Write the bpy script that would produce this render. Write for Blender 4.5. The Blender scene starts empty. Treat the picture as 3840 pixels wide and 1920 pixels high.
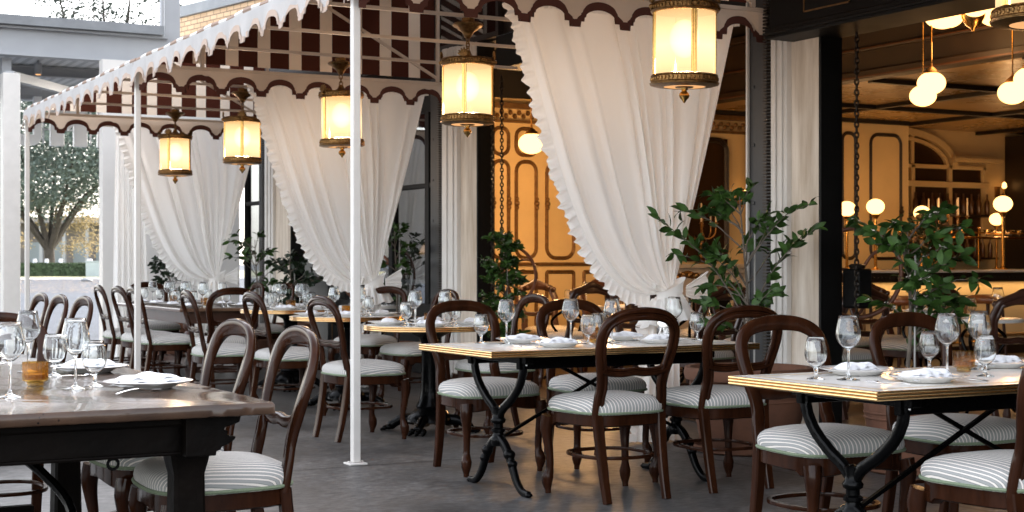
import bpy, bmesh, math, random
from mathutils import Vector, Matrix
R = math.radians
PI = math.pi
random.seed(7)
scene = bpy.context.scene
COL = scene.collection

# ------------------------------------------------------------------ camera
cam_d = bpy.data.cameras.new('camera')
cam = bpy.data.objects.new('camera', cam_d)
COL.objects.link(cam)
cam.location = (0, 0, 1.19)
cam.rotation_euler = (R(90), 0, R(-28.8))
cam_d.sensor_width = 36
cam_d.lens = 53.1
cam_d.shift_y = 0.0062
cam_d.clip_start = 0.05
cam_d.clip_end = 900
scene.camera = cam
cam_d.dof.use_dof = True
cam_d.dof.focus_distance = 6.6
cam_d.dof.aperture_fstop = 8.0
# ------------------------------------------------------------------ sky, sun, exposure
SUN_AZ_DIR = Vector((0.90, 0.42, 0)).normalized()      # horizontal direction towards the sun
SUN_EL = R(34)
EXPO = 3.15
world = bpy.data.worlds.new('World')
scene.world = world
world.use_nodes = True
wn = world.node_tree
bg = wn.nodes['Background']
sky = wn.nodes.new('ShaderNodeTexSky')
sky.sky_type = 'NISHITA'
sky.sun_disc = False
sky.sun_elevation = SUN_EL
sky.sun_rotation = math.atan2(SUN_AZ_DIR.x, SUN_AZ_DIR.y)
sky.air_density = 1.0
sky.dust_density = 3.0
sky.ozone_density = 1.0
hs = wn.nodes.new('ShaderNodeHueSaturation'); hs.inputs['Saturation'].default_value = 0.35
tn = wn.nodes.new('ShaderNodeVectorMath'); tn.operation = 'MULTIPLY'; tn.inputs[1].default_value = (1.03, 1.0, 0.975)
wn.links.new(sky.outputs[0], hs.inputs['Color']); wn.links.new(hs.outputs[0], tn.inputs[0])
wn.links.new(tn.outputs[0], bg.inputs[0])
bg.inputs[1].default_value = 0.12
sun_d = bpy.data.lights.new('sun', 'SUN')
sun_d.energy = 1.3
sun_d.angle = R(10)
sun_d.color = (1.0, 0.93, 0.82)
sun = bpy.data.objects.new('sun', sun_d)
COL.objects.link(sun)
sd = Vector((SUN_AZ_DIR.x * math.cos(SUN_EL), SUN_AZ_DIR.y * math.cos(SUN_EL), math.sin(SUN_EL)))
sun.rotation_euler = sd.to_track_quat('Z', 'Y').to_euler()
scene.view_settings.view_transform = 'Standard'
scene.view_settings.look = 'None'
scene.view_settings.gamma = 1
scene.view_settings.exposure = EXPO
scene.cycles.max_bounces = 12
scene.cycles.transmission_bounces = 12
scene.cycles.transparent_max_bounces = 24
scene.cycles.use_denoising = True
scene.cycles.sample_clamp_indirect = 4

# ------------------------------------------------------------------ materials
def inp(n, *names):
    for k in names:
        if k in n.inputs:
            return n.inputs[k]

def mat(name, col, rough=0.6, metal=0.0, var=0.0, vscale=8.0, bump=0.0, bscale=60.0, coat=0.0,
        stretch=None, col2=None, emit=None, estr=0.0, spec=0.5, sheen=0.0):
    m = bpy.data.materials.new(name)
    m.use_nodes = True
    nt = m.node_tree
    b = nt.nodes['Principled BSDF']
    b.inputs['Base Color'].default_value = (*col, 1)
    b.inputs['Roughness'].default_value = rough
    b.inputs['Metallic'].default_value = metal
    inp(b, 'Specular IOR Level').default_value = spec
    if coat:
        inp(b, 'Coat Weight').default_value = coat
        inp(b, 'Coat Roughness').default_value = 0.09
    if sheen:
        inp(b, 'Sheen Weight').default_value = sheen
    tc = nt.nodes.new('ShaderNodeTexCoord')
    vec = tc.outputs['Object']
    if stretch:
        mp = nt.nodes.new('ShaderNodeMapping')
        mp.inputs['Scale'].default_value = stretch
        nt.links.new(vec, mp.inputs[0])
        vec = mp.outputs[0]
    if var or col2:
        no = nt.nodes.new('ShaderNodeTexNoise')
        no.inputs['Scale'].default_value = vscale
        no.inputs['Detail'].default_value = 6
        no.inputs['Roughness'].default_value = 0.62
        nt.links.new(vec, no.inputs['Vector'])
        rp = nt.nodes.new('ShaderNodeValToRGB')
        rp.color_ramp.elements[0].position = 0.32
        rp.color_ramp.elements[1].position = 0.68
        a = col2 if col2 else tuple(c * (1 - var) for c in col)
        c2 = col if col2 else tuple(min(1, c * (1 + var)) for c in col)
        rp.color_ramp.elements[0].color = (*a, 1)
        rp.color_ramp.elements[1].color = (*c2, 1)
        nt.links.new(no.outputs['Fac'], rp.inputs[0])
        nt.links.new(rp.outputs[0], b.inputs['Base Color'])
        mr = nt.nodes.new('ShaderNodeMapRange')
        mr.inputs['To Min'].default_value = max(0.02, rough - 0.1)
        mr.inputs['To Max'].default_value = min(1, rough + 0.1)
        nt.links.new(no.outputs['Fac'], mr.inputs[0])
        nt.links.new(mr.outputs[0], b.inputs['Roughness'])
    if bump:
        n2 = nt.nodes.new('ShaderNodeTexNoise')
        n2.inputs['Scale'].default_value = bscale
        n2.inputs['Detail'].default_value = 4
        nt.links.new(vec, n2.inputs['Vector'])
        bp = nt.nodes.new('ShaderNodeBump')
        bp.inputs['Strength'].default_value = bump
        bp.inputs['Distance'].default_value = 0.01
        nt.links.new(n2.outputs['Fac'], bp.inputs['Height'])
        nt.links.new(bp.outputs[0], b.inputs['Normal'])
    if emit:
        inp(b, 'Emission Color').default_value = (*emit, 1)
        inp(b, 'Emission Strength').default_value = estr
    return m

def translucent(m, w, col):
    nt = m.node_tree
    b = nt.nodes['Principled BSDF']
    out = nt.nodes['Material Output']
    t = nt.nodes.new('ShaderNodeBsdfTranslucent')
    t.inputs[0].default_value = (*col, 1)
    if b.inputs['Base Color'].links:
        nt.links.new(b.inputs['Base Color'].links[0].from_socket, t.inputs[0])
    mx = nt.nodes.new('ShaderNodeMixShader')
    mx.inputs[0].default_value = w
    nt.links.new(b.outputs[0], mx.inputs[1])
    nt.links.new(t.outputs[0], mx.inputs[2])
    nt.links.new(mx.outputs[0], out.inputs[0])
    return m

def stripe_mat(name, axis, period, bands, rough=0.85, trans=0.0, fade=0.0, uv=False):
    """bands: list of (start fraction, colour) along one object axis, hard edges"""
    m = mat(name, bands[0][1], rough)
    nt = m.node_tree
    b = nt.nodes['Principled BSDF']
    tc = nt.nodes.new('ShaderNodeTexCoord')
    sp = nt.nodes.new('ShaderNodeSeparateXYZ')
    nt.links.new(tc.outputs['UV' if uv else 'Object'], sp.inputs[0])
    dv = nt.nodes.new('ShaderNodeMath'); dv.operation = 'MULTIPLY_ADD'
    dv.inputs[1].default_value = 1 / period
    dv.inputs[2].default_value = 50.0
    nt.links.new(sp.outputs[axis], dv.inputs[0])
    fr = nt.nodes.new('ShaderNodeMath'); fr.operation = 'FRACT'
    nt.links.new(dv.outputs[0], fr.inputs[0])
    rp = nt.nodes.new('ShaderNodeValToRGB')
    rp.color_ramp.interpolation = 'CONSTANT'
    els = rp.color_ramp.elements
    els[0].position = bands[0][0]; els[0].color = (*bands[0][1], 1)
    els[1].position = bands[1][0]; els[1].color = (*bands[1][1], 1)
    for p, c in bands[2:]:
        e = els.new(p); e.color = (*c, 1)
    nt.links.new(fr.outputs[0], rp.inputs[0])
    src = rp.outputs[0]
    if fade:
        no = nt.nodes.new('ShaderNodeTexNoise'); no.inputs['Scale'].default_value = 4
        no.inputs['Detail'].default_value = 5
        nt.links.new(tc.outputs['Object'], no.inputs['Vector'])
        hs = nt.nodes.new('ShaderNodeMapRange')
        hs.inputs['To Min'].default_value = 1 - fade; hs.inputs['To Max'].default_value = 1 + fade
        nt.links.new(no.outputs['Fac'], hs.inputs[0])
        vm = nt.nodes.new('ShaderNodeVectorMath'); vm.operation = 'SCALE'
        nt.links.new(src, vm.inputs[0]); nt.links.new(hs.outputs[0], vm.inputs['Scale'])
        src = vm.outputs[0]
    nt.links.new(src, b.inputs['Base Color'])
    if trans:
        translucent(m, trans, bands[0][1])
    return m

def glass_mat(name, tint=(0.97, 0.98, 0.98), edge=1.0, body=0.05, rough=0.012):
    """thin glass: clear face-on, bright reflective towards its edges"""
    m = bpy.data.materials.new(name)
    m.use_nodes = True
    nt = m.node_tree
    nt.nodes.remove(nt.nodes['Principled BSDF'])
    out = nt.nodes['Material Output']
    tr = nt.nodes.new('ShaderNodeBsdfTransparent'); tr.inputs[0].default_value = (*tint, 1)
    gl = nt.nodes.new('ShaderNodeBsdfGlossy'); gl.inputs['Roughness'].default_value = rough
    gl.inputs[0].default_value = (1, 1, 1, 1)
    lw = nt.nodes.new('ShaderNodeLayerWeight'); lw.inputs[0].default_value = 0.35
    mr = nt.nodes.new('ShaderNodeMapRange')
    mr.inputs['To Min'].default_value = body; mr.inputs['To Max'].default_value = edge
    pw_ = nt.nodes.new('ShaderNodeMath'); pw_.operation = 'POWER'; pw_.inputs[1].default_value = 2.0
    lw.inputs[0].default_value = 0.5
    nt.links.new(lw.outputs['Facing'], pw_.inputs[0]); nt.links.new(pw_.outputs[0], mr.inputs[0])
    mx = nt.nodes.new('ShaderNodeMixShader')
    nt.links.new(mr.outputs[0], mx.inputs[0])
    nt.links.new(tr.outputs[0], mx.inputs[1])
    nt.links.new(gl.outputs[0], mx.inputs[2])
    nt.links.new(mx.outputs[0], out.inputs[0])
    return m

def emis(name, col, strength):
    m = bpy.data.materials.new(name)
    m.use_nodes = True
    nt = m.node_tree
    nt.nodes.remove(nt.nodes['Principled BSDF'])
    e = nt.nodes.new('ShaderNodeEmission')
    e.inputs[0].default_value = (*col, 1)
    e.inputs[1].default_value = strength
    nt.links.new(e.outputs[0], nt.nodes['Material Output'].inputs[0])
    return m

ES = 1.0 / (2 ** EXPO)          # keeps lamp brightness fixed in the picture when the exposure moves
M = {}
M['wood'] = mat('mahogany', (0.025, 0.0083, 0.0036), 0.16, var=0.45, vscale=5, stretch=(3, 3, 0.6), coat=0.17, spec=0.05)
M['wood_dark'] = mat('dark_mahogany', (0.045, 0.017, 0.010), 0.33, var=0.4, vscale=6, coat=0.3)
M['oak_old'] = mat('old_table_wood', (0.070, 0.038, 0.022), 0.16, vscale=5.0, col2=(0.032, 0.018, 0.012), coat=0.14, spec=0.3, bump=0.12, bscale=35)
M['oak_black'] = mat('blackened_wood', (0.003, 0.002, 0.0015), 0.5, spec=0.06, var=0.5, vscale=7, bump=0.3, bscale=30)  # shade under the worn table is put into this near-black colour
M['seat'] = stripe_mat('ticking_stripe', 0, 0.0195, [(0, (0.66, 0.61, 0.56)), (0.34, (0.14, 0.155, 0.15)), (0.42, (0.29, 0.295, 0.285)), (0.92, (0.15, 0.155, 0.15))], 0.85, uv=True)
M['piping'] = mat('green_braid', (0.15, 0.19, 0.12), 0.85, var=0.2, vscale=200)
M['brass'] = mat('brass', (0.62, 0.36, 0.11), 0.24, metal=1, var=0.25, vscale=30)
M['brass_old'] = mat('aged_brass', (0.26, 0.14, 0.05), 0.34, metal=1, var=0.45, vscale=40, bump=0.5, bscale=120)
M['brass_edge'] = mat('table_brass', (0.78, 0.52, 0.24), 0.22, metal=1)
M['iron'] = mat('black_iron', (0.0012, 0.0012, 0.0013), 0.2, spec=0.09, bump=0.15, bscale=50)
M['marble'] = mat('white_marble_top', (0.86, 0.84, 0.81), 0.16, var=0.03, vscale=3)
M['marble_band'] = mat('marble_border', (0.60, 0.50, 0.38), 0.25, var=0.15, vscale=30)
M['glass'] = bpy.data.materials.new('clear_glass')
M['glass'].use_nodes = True
_nt = M['glass'].node_tree; _nt.nodes.remove(_nt.nodes['Principled BSDF'])
_g = _nt.nodes.new('ShaderNodeBsdfGlass'); _g.inputs['IOR'].default_value = 1.50; _g.inputs['Roughness'].default_value = 0.0
_g.inputs['Color'].default_value = (0.98, 0.99, 0.99, 1)
_nt.links.new(_g.outputs[0], _nt.nodes['Material Output'].inputs[0])
M['amber'] = glass_mat('amber_glass', (0.84, 0.66, 0.30), 0.45, 0.05, 0.08)
_nt = M['amber'].node_tree; _t = _nt.nodes.new('ShaderNodeBsdfTranslucent'); _t.inputs[0].default_value = (0.42, 0.25, 0.055, 1)
_m = _nt.nodes.new('ShaderNodeMixShader'); _m.inputs[0].default_value = 0.10
_l = _nt.nodes['Material Output'].inputs[0].links[0].from_socket
_nt.links.new(_l, _m.inputs[1]); _nt.links.new(_t.outputs[0], _m.inputs[2]); _nt.links.new(_m.outputs[0], _nt.nodes['Material Output'].inputs[0])
M['wax'] = mat('candle_wax', (0.30, 0.17, 0.06), 0.6)
M['china'] = mat('white_china', (0.80, 0.79, 0.77), 0.12, coat=0.4)
M['linen'] = mat('white_linen', (0.78, 0.79, 0.82), 0.9, bump=0.3, bscale=160, sheen=0.2)
M['silver'] = mat('silver', (0.72, 0.72, 0.72), 0.14, metal=1)
M['curtain'] = translucent(mat('curtain_cloth', (0.92, 0.905, 0.88), 0.9, sheen=0.2), 0.45, (0.93, 0.91, 0.88))
M['cream'] = translucent(mat('awning_cream', (0.66, 0.56, 0.47), 0.85, var=0.06, vscale=3), 0.30, (0.66, 0.54, 0.44))
M['bind_brown'] = mat('brown_binding', (0.075, 0.022, 0.014), 0.85)
M['bind_daylit'] = mat('tan_binding', (0.46, 0.35, 0.28), 0.85)  # same brown binding, lightened in colour for its daylit outer face
BR = (0.055, 0.016, 0.010)
M['gable'] = stripe_mat('awning_stripe_gable', 0, 0.30, [(0, BR), (0.60, (0.70, 0.60, 0.50))], 0.85, 0.72, fade=0.08)
M['roof'] = stripe_mat('awning_stripe_roof', 1, 0.30, [(0, BR), (0.60, (0.60, 0.50, 0.42))], 0.85, 0.08, fade=0.08)
M['edge'] = stripe_mat('awning_stripe_edge', 1, 0.36, [(0, (0.30, 0.21, 0.16)), (0.5, (0.66, 0.64, 0.62))], 0.85)
M['white'] = mat('white_paint', (0.60, 0.575, 0.54), 0.4, var=0.05, vscale=6)
M['white_steel'] = mat('white_steel', (0.33, 0.34, 0.355), 0.5, var=0.05, vscale=2)
M['slate'] = mat('slate_steel', (0.009, 0.0095, 0.011), 0.45, var=0.35, vscale=2.5, bump=0.1, bscale=20)
M['black'] = mat('black_paint', (0.0045, 0.0042, 0.004), 0.5, var=0.3, vscale=3, spec=0.2)
M['pier'] = mat('weathered_plaster', (0.76, 0.69, 0.60), 0.75, vscale=2.6, col2=(0.42, 0.33, 0.24), stretch=(2, 3, 0.35), bump=0.2, bscale=18)
M['plaster'] = mat('white_plaster', (0.68, 0.65, 0.61), 0.85, var=0.05, vscale=2)
M['yellow'] = mat('yellow_wall_paint', (0.68, 0.51, 0.26), 0.6, var=0.08, vscale=1.5)
M['gold'] = mat('gilt_moulding', (0.16, 0.085, 0.03), 0.42, metal=0.35, var=0.35, vscale=20)
M['brown_in'] = mat('brown_joinery', (0.016, 0.008, 0.004), 0.5, var=0.3, vscale=4)
M['soffit'] = mat('lacquered_ceiling', (0.36, 0.22, 0.08), 0.28, var=0.1, vscale=1.2)
M['dark_ceil'] = mat('dark_ceiling', (0.006, 0.004, 0.003), 0.5, var=0.3, vscale=3)
M['leather'] = mat('tan_leather', (0.24, 0.085, 0.03), 0.35, var=0.25, vscale=6, coat=0.2)
M['terracotta'] = mat('terracotta', (0.13, 0.055, 0.030), 0.8, var=0.3, vscale=5, bump=0.2, bscale=40)
M['soil'] = mat('soil', (0.03, 0.022, 0.016), 0.95, bump=0.8, bscale=60)
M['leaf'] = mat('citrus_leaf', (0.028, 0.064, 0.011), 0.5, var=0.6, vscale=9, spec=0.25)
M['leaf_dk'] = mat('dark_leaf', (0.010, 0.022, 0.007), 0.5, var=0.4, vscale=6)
M['petal'] = mat('white_petal', (0.75, 0.68, 0.62), 0.8)
M['bark'] = mat('grey_bark', (0.11, 0.09, 0.07), 0.9, var=0.4, vscale=12, bump=0.5, bscale=30)
M['oak_leaf_dark'] = mat('dark_oak_leaf', (0.05, 0.065, 0.05), 0.9)
M['oak_leaf'] = translucent(mat('oak_leaf', (0.185, 0.235, 0.20), 0.9, vscale=0.35, col2=(0.095, 0.125, 0.11)), 0.25, (0.15, 0.2, 0.1))  # distant haze is put into this pale leaf colour
M['autumn'] = translucent(mat('autumn_leaf', (0.26, 0.21, 0.12), 0.8, var=0.2, vscale=1), 0.4, (0.3, 0.24, 0.12))
M['chain'] = mat('oiled_chain', (0.03, 0.022, 0.016), 0.4, metal=0.6)
M['rust'] = mat('rusty_wheel', (0.13, 0.045, 0.022), 0.5, var=0.35, vscale=14)
M['cloth_grey'] = stripe_mat('grey_drape', 1, 0.09, [(0, (0.13, 0.105, 0.09)), (0.5, (0.075, 0.06, 0.052))], 0.8)
M['globe'] = emis('opal_globe', (1.0, 0.47, 0.14), 5.5 * ES)
M['lglass'] = None
M['bulb'] = None
M['panes'] = glass_mat('window_glass', (0.55, 0.58, 0.6), 0.5, 0.10)
M['mirror'] = mat('smoked_mirror', (0.10, 0.055, 0.025), 0.12, metal=0.6)
M['bottle'] = mat('green_bottle', (0.02, 0.05, 0.02), 0.1, coat=0.5)
M['bottle_amber'] = mat('amber_bottle', (0.07, 0.03, 0.01), 0.3, coat=0.1)
M['candle'] = mat('ivory_candle', (0.78, 0.66, 0.48), 0.5)
M['art'] = mat('pale_paper', (0.55, 0.50, 0.42), 0.7)
M['coping'] = mat('grey_coping', (0.20, 0.21, 0.22), 0.6, var=0.15, vscale=3)
M['deck'] = stripe_mat('corrugated_deck', 0, 0.16, [(0, (0.55, 0.57, 0.58)), (0.55, (0.36, 0.38, 0.39))], 0.6)
M['planter'] = mat('concrete_planter', (0.33, 0.38, 0.38), 0.8, var=0.1, vscale=1)
M['hedge'] = mat('hedge_leaf', (0.05, 0.08, 0.035), 0.7, var=0.5, vscale=3)
M['meter'] = mat('meter_paint', (0.62, 0.63, 0.66), 0.5)

# lantern glass: opal, glowing, brightest at mid height
m = emis('lantern_opal_glass', (1.0, 0.42, 0.14), 1.0)
nt = m.node_tree
e = nt.nodes['Emission']
tc = nt.nodes.new('ShaderNodeTexCoord'); sp = nt.nodes.new('ShaderNodeSeparateXYZ')
nt.links.new(tc.outputs['Object'], sp.inputs[0])
rp = nt.nodes.new('ShaderNodeValToRGB')
mr = nt.nodes.new('ShaderNodeMapRange'); mr.inputs['From Min'].default_value = -0.64; mr.inputs['From Max'].default_value = -0.305
nt.links.new(sp.outputs[2], mr.inputs[0]); nt.links.new(mr.outputs[0], rp.inputs[0])
el = rp.color_ramp.elements
k = ES
el[0].position = 0.0; el[0].color = (1.3 * k, 0.86 * k, 0.42 * k, 1)
el[1].position = 1.0; el[1].color = (1.1 * k, 0.70 * k, 0.30 * k, 1)
x = el.new(0.45); x.color = (2.0 * k, 1.35 * k, 0.72 * k, 1)
nt.links.new(rp.outputs[0], e.inputs[0])
e.inputs[1].default_value = 1.0
nt.nodes.remove  # keep
tr = nt.nodes.new('ShaderNodeBsdfTransparent')
mx = nt.nodes.new('ShaderNodeMixShader'); mx.inputs[0].default_value = 0.16
nt.links.new(e.outputs[0], mx.inputs[1]); nt.links.new(tr.outputs[0], mx.inputs[2])
nt.links.new(mx.outputs[0], nt.nodes['Material Output'].inputs[0])
M['lglass'] = m
m = emis('lamp_bulb', (1.0, 0.62, 0.30), 1.0)
nt = m.node_tree; e = nt.nodes['Emission']
lw = nt.nodes.new('ShaderNodeLayerWeight'); lw.inputs[0].default_value = 0.5
mr = nt.nodes.new('ShaderNodeMapRange'); mr.inputs['To Min'].default_value = 9 * ES; mr.inputs['To Max'].default_value = 1.0 * ES
nt.links.new(lw.outputs['Facing'], mr.inputs[0]); nt.links.new(mr.outputs[0], e.inputs[1])
M['bulb'] = m

# terrace concrete
def floor_mat(name, base, dark, rough, jx=None, jy=None, spots=False):
    m = mat(name, base, rough, vscale=1.3, col2=dark, bump=0.06, bscale=25)
    nt = m.node_tree; b = nt.nodes['Principled BSDF']
    tc = nt.nodes.new('ShaderNodeTexCoord')
    n2 = nt.nodes.new('ShaderNodeTexNoise'); n2.inputs['Scale'].default_value = 9; n2.inputs['Detail'].default_value = 8
    n2.inputs['Roughness'].default_value = 0.7
    mp = nt.nodes.new('ShaderNodeMapping'); mp.inputs['Scale'].default_value = (1, 1.6, 1); mp.inputs['Rotation'].default_value = (0, 0, 0.5)
    nt.links.new(tc.outputs['Object'], mp.inputs[0]); nt.links.new(mp.outputs[0], n2.inputs['Vector'])
    r2 = nt.nodes.new('ShaderNodeMapRange'); r2.inputs['From Min'].default_value = 0.3; r2.inputs['From Max'].default_value = 0.7
    r2.inputs['To Min'].default_value = 0.55; r2.inputs['To Max'].default_value = 1.40
    nt.links.new(n2.outputs['Fac'], r2.inputs[0])
    vm = nt.nodes.new('ShaderNodeVectorMath'); vm.operation = 'SCALE'
    src = b.inputs['Base Color'].links[0].from_socket
    nt.links.new(src, vm.inputs[0]); nt.links.new(r2.outputs[0], vm.inputs['Scale'])
    n3 = nt.nodes.new('ShaderNodeTexNoise'); n3.inputs['Scale'].default_value = 34; n3.inputs['Detail'].default_value = 7; n3.inputs['Roughness'].default_value = 0.75
    mp3 = nt.nodes.new('ShaderNodeMapping'); mp3.inputs['Rotation'].default_value = (0, 0, R(28.8)); mp3.inputs['Scale'].default_value = (0.45, 1.0, 1)
    nt.links.new(tc.outputs['Object'], mp3.inputs[0]); nt.links.new(mp3.outputs[0], n3.inputs['Vector'])
    r3 = nt.nodes.new('ShaderNodeMapRange'); r3.inputs['From Min'].default_value = 0.36; r3.inputs['From Max'].default_value = 0.64
    r3.inputs['To Min'].default_value = 0.35; r3.inputs['To Max'].default_value = 1.8
    nt.links.new(n3.outputs['Fac'], r3.inputs[0])
    vm3 = nt.nodes.new('ShaderNodeVectorMath'); vm3.operation = 'SCALE'
    nt.links.new(vm.outputs[0], vm3.inputs[0]); nt.links.new(r3.outputs[0], vm3.inputs['Scale'])
    cur = vm3.outputs[0]
    sp = nt.nodes.new('ShaderNodeSeparateXYZ'); nt.links.new(tc.outputs['Object'], sp.inputs[0])
    for ax, spec in ((0, jx), (1, jy)):
        if not spec: continue
        off, per = spec
        a = nt.nodes.new('ShaderNodeMath'); a.operation = 'MULTIPLY_ADD'
        a.inputs[1].default_value = 1 / per; a.inputs[2].default_value = -off / per + 20
        nt.links.new(sp.outputs[ax], a.inputs[0])
        f = nt.nodes.new('ShaderNodeMath'); f.operation = 'FRACT'; nt.links.new(a.outputs[0], f.inputs[0])
        l = nt.nodes.new('ShaderNodeMath'); l.operation = 'LESS_THAN'; l.inputs[1].default_value = 0.035 / per
        nt.links.new(f.outputs[0], l.inputs[0])
        mxx = nt.nodes.new('ShaderNodeMix'); mxx.data_type = 'RGBA'
        mxx.inputs['B'].default_value = (0.02, 0.02, 0.02, 1) if False else (0.02, 0.02, 0.02, 1)
        nt.links.new(l.outputs[0], mxx.inputs['Factor'])
        ia = [s for s in mxx.inputs if s.name == 'A' and s.type == 'RGBA'][0]
        ib = [s for s in mxx.inputs if s.name == 'B' and s.type == 'RGBA'][0]
        ib.default_value = (0.02, 0.02, 0.02, 1)
        nt.links.new(cur, ia)
        cur = [s for s in mxx.outputs if s.type == 'RGBA'][0]
    nt.links.new(cur, b.inputs['Base Color'])
    return m
M['terrace'] = floor_mat('terrace_concrete', (0.101, 0.098, 0.094), (0.031, 0.030, 0.029), 0.47, (0.6, 4.85), (8.14, 4.85))
M['asphalt'] = floor_mat('pale_street', (0.060, 0.069, 0.086), (0.042, 0.049, 0.062), 0.85)
inp(M['asphalt'].node_tree.nodes['Principled BSDF'], 'Specular IOR Level').default_value = 0.08
M['infloor'] = floor_mat('interior_floor', (0.07, 0.045, 0.03), (0.04, 0.025, 0.016), 0.4, (0, 0.6), (0, 0.6))
M['verge'] = mat('dry_verge', (0.30, 0.27, 0.16), 0.95, col2=(0.14, 0.16, 0.08), vscale=0.6)

# brick
m = mat('tan_brick', (0.45, 0.30, 0.18), 0.85)
nt = m.node_tree; b = nt.nodes['Principled BSDF']
tc = nt.nodes.new('ShaderNodeTexCoord'); mp = nt.nodes.new('ShaderNodeMapping')
mp.inputs['Rotation'].default_value = (R(90), 0, 0)
br = nt.nodes.new('ShaderNodeTexBrick')
br.inputs['Color1'].default_value = (0.60, 0.42, 0.26, 1); br.inputs['Color2'].default_value = (0.48, 0.32, 0.19, 1)
br.inputs['Mortar'].default_value = (0.16, 0.11, 0.07, 1)
br.inputs['Scale'].default_value = 1.0
br.inputs['Brick Width'].default_value = 0.20; br.inputs['Row Height'].default_value = 0.075; br.inputs['Mortar Size'].default_value = 0.007
nt.links.new(tc.outputs['Object'], mp.inputs[0]); nt.links.new(mp.outputs[0], br.inputs['Vector'])
nt.links.new(br.outputs[0], b.inputs['Base Color'])
M['brick'] = m

# ------------------------------------------------------------------ mesh helpers
class MB:
    def __init__(s):
        s.v = []; s.f = []
    def add(s, vs, fs):
        o = len(s.v)
        s.v += [tuple(p) for p in vs]
        s.f += [tuple(i + o for i in f) for f in fs]
        return s
    def box(s, x0, y0, z0, x1, y1, z1):
        if x0 > x1: x0, x1 = x1, x0
        if y0 > y1: y0, y1 = y1, y0
        if z0 > z1: z0, z1 = z1, z0
        return s.add([(x0, y0, z0), (x1, y0, z0), (x1, y1, z0), (x0, y1, z0), (x0, y0, z1), (x1, y0, z1), (x1, y1, z1), (x0, y1, z1)],
                     [(0, 3, 2, 1), (4, 5, 6, 7), (0, 1, 5, 4), (1, 2, 6, 5), (2, 3, 7, 6), (3, 0, 4, 7)])
    def sweep(s, pts, prof, ref=(0, 1, 0), scales=None, closed=False, cap=True):
        """prof: list of (a, b); a across (tangent x ref), b along ref"""
        pts = [Vector(p) for p in pts]; n = len(pts); k = len(prof)
        o = len(s.v); ref = Vector(ref)
        for i, p in enumerate(pts):
            if closed:
                t = pts[(i + 1) % n] - pts[i - 1]
            else:
                t = pts[min(i + 1, n - 1)] - pts[max(i - 1, 0)]
            if t.length < 1e-9: t = Vector((0, 0, 1))
            t.normalize()
            a = t.cross(ref)
            if a.length < 1e-5: a = t.cross(Vector((0.3, 0.2, 0.9)))
            a.normalize()
            b = a.cross(t).normalized()
            sc = scales[i] if scales else (1, 1)
            if not isinstance(sc, tuple): sc = (sc, sc)
            for (u, w) in prof:
                s.v.append(tuple(p + a * u * sc[0] + b * w * sc[1]))
        rng = n if closed else n - 1
        for i in range(rng):
            j = (i + 1) % n
            for q in range(k):
                r = (q + 1) % k
                s.f.append((o + i * k + q, o + i * k + r, o + j * k + r, o + j * k + q))
        if cap and not closed:
            s.f.append(tuple(o + q for q in range(k))[::-1])
            s.f.append(tuple(o + (n - 1) * k + q for q in range(k)))
        return s
    def tube(s, pts, r, seg=8, closed=False, ref=(0, 1, 0), scales=None):
        prof = [(r * math.cos(2 * PI * i / seg), r * math.sin(2 * PI * i / seg)) for i in range(seg)]
        t = Vector(pts[-1]) - Vector(pts[0])
        if not closed and t.length > 0 and abs(t.normalized().dot(Vector(ref))) > 0.9:
            ref = (1, 0, 0) if abs(t.normalized().x) < 0.9 else (0, 0, 1)
        return s.sweep(pts, prof, ref, scales, closed)
    def lathe(s, prof, seg=24, c=(0, 0, 0), rib=0.0, nrib=0):
        o = len(s.v); n = len(prof)
        for (r, z) in prof:
            for i in range(seg):
                a = 2 * PI * i / seg
                rr = r * (1 + rib * (1 if i % 2 else 0)) if rib else r
                s.v.append((c[0] + rr * math.cos(a), c[1] + rr * math.sin(a), c[2] + z))
        for j in range(n - 1):
            for i in range(seg):
                k = (i + 1) % seg
                s.f.append((o + j * seg + i, o + j * seg + k, o + (j + 1) * seg + k, o + (j + 1) * seg + i))
        if prof[0][0] > 1e-4: s.f.append(tuple(o + i for i in range(seg))[::-1]) if prof[0][1] != prof[-1][1] else None
        if prof[-1][0] > 1e-4 and prof[0][1] != prof[-1][1]: s.f.append(tuple(o + (n - 1) * seg + i for i in range(seg)))
        return s
    def open_lathe(s, prof, seg=24, c=(0, 0, 0), rib=0.0):
        o = len(s.v); n = len(prof)
        for (r, z) in prof:
            for i in range(seg):
                a = 2 * PI * i / seg
                rr = r * (1 + (rib if i % 2 else 0))
                s.v.append((c[0] + rr * math.cos(a), c[1] + rr * math.sin(a), c[2] + z))
        for j in range(n - 1):
            for i in range(seg):
                k = (i + 1) % seg
                s.f.append((o + j * seg + i, o + j * seg + k, o + (j + 1) * seg + k, o + (j + 1) * seg + i))
        return s
    def sphere(s, c, r, seg=16, rings=10, sz=1.0):
        prof = [(max(1e-5, r * math.sin(PI * i / rings)), -r * sz * math.cos(PI * i / rings)) for i in range(rings + 1)]
        return s.open_lathe(prof, seg, c)
    def prism(s, poly, h0, h1, axis='y'):
        """extrude a 2-D outline (x, z) along y from h0 to h1 (or (x,y) along z)"""
        n = len(poly)
        if axis == 'y':
            vs = [(p[0], h0, p[1]) for p in poly] + [(p[0], h1, p[1]) for p in poly]
        elif axis == 'x':
            vs = [(h0, p[0], p[1]) for p in poly] + [(h1, p[0], p[1]) for p in poly]
        else:
            vs = [(p[0], p[1], h0) for p in poly] + [(p[0], p[1], h1) for p in poly]
        fs = [tuple(range(n)), tuple(range(2 * n - 1, n - 1, -1))]
        fs += [(i, i + n, (i + 1) % n + n, (i + 1) % n) for i in range(n)]
        return s.add(vs, fs)
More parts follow.
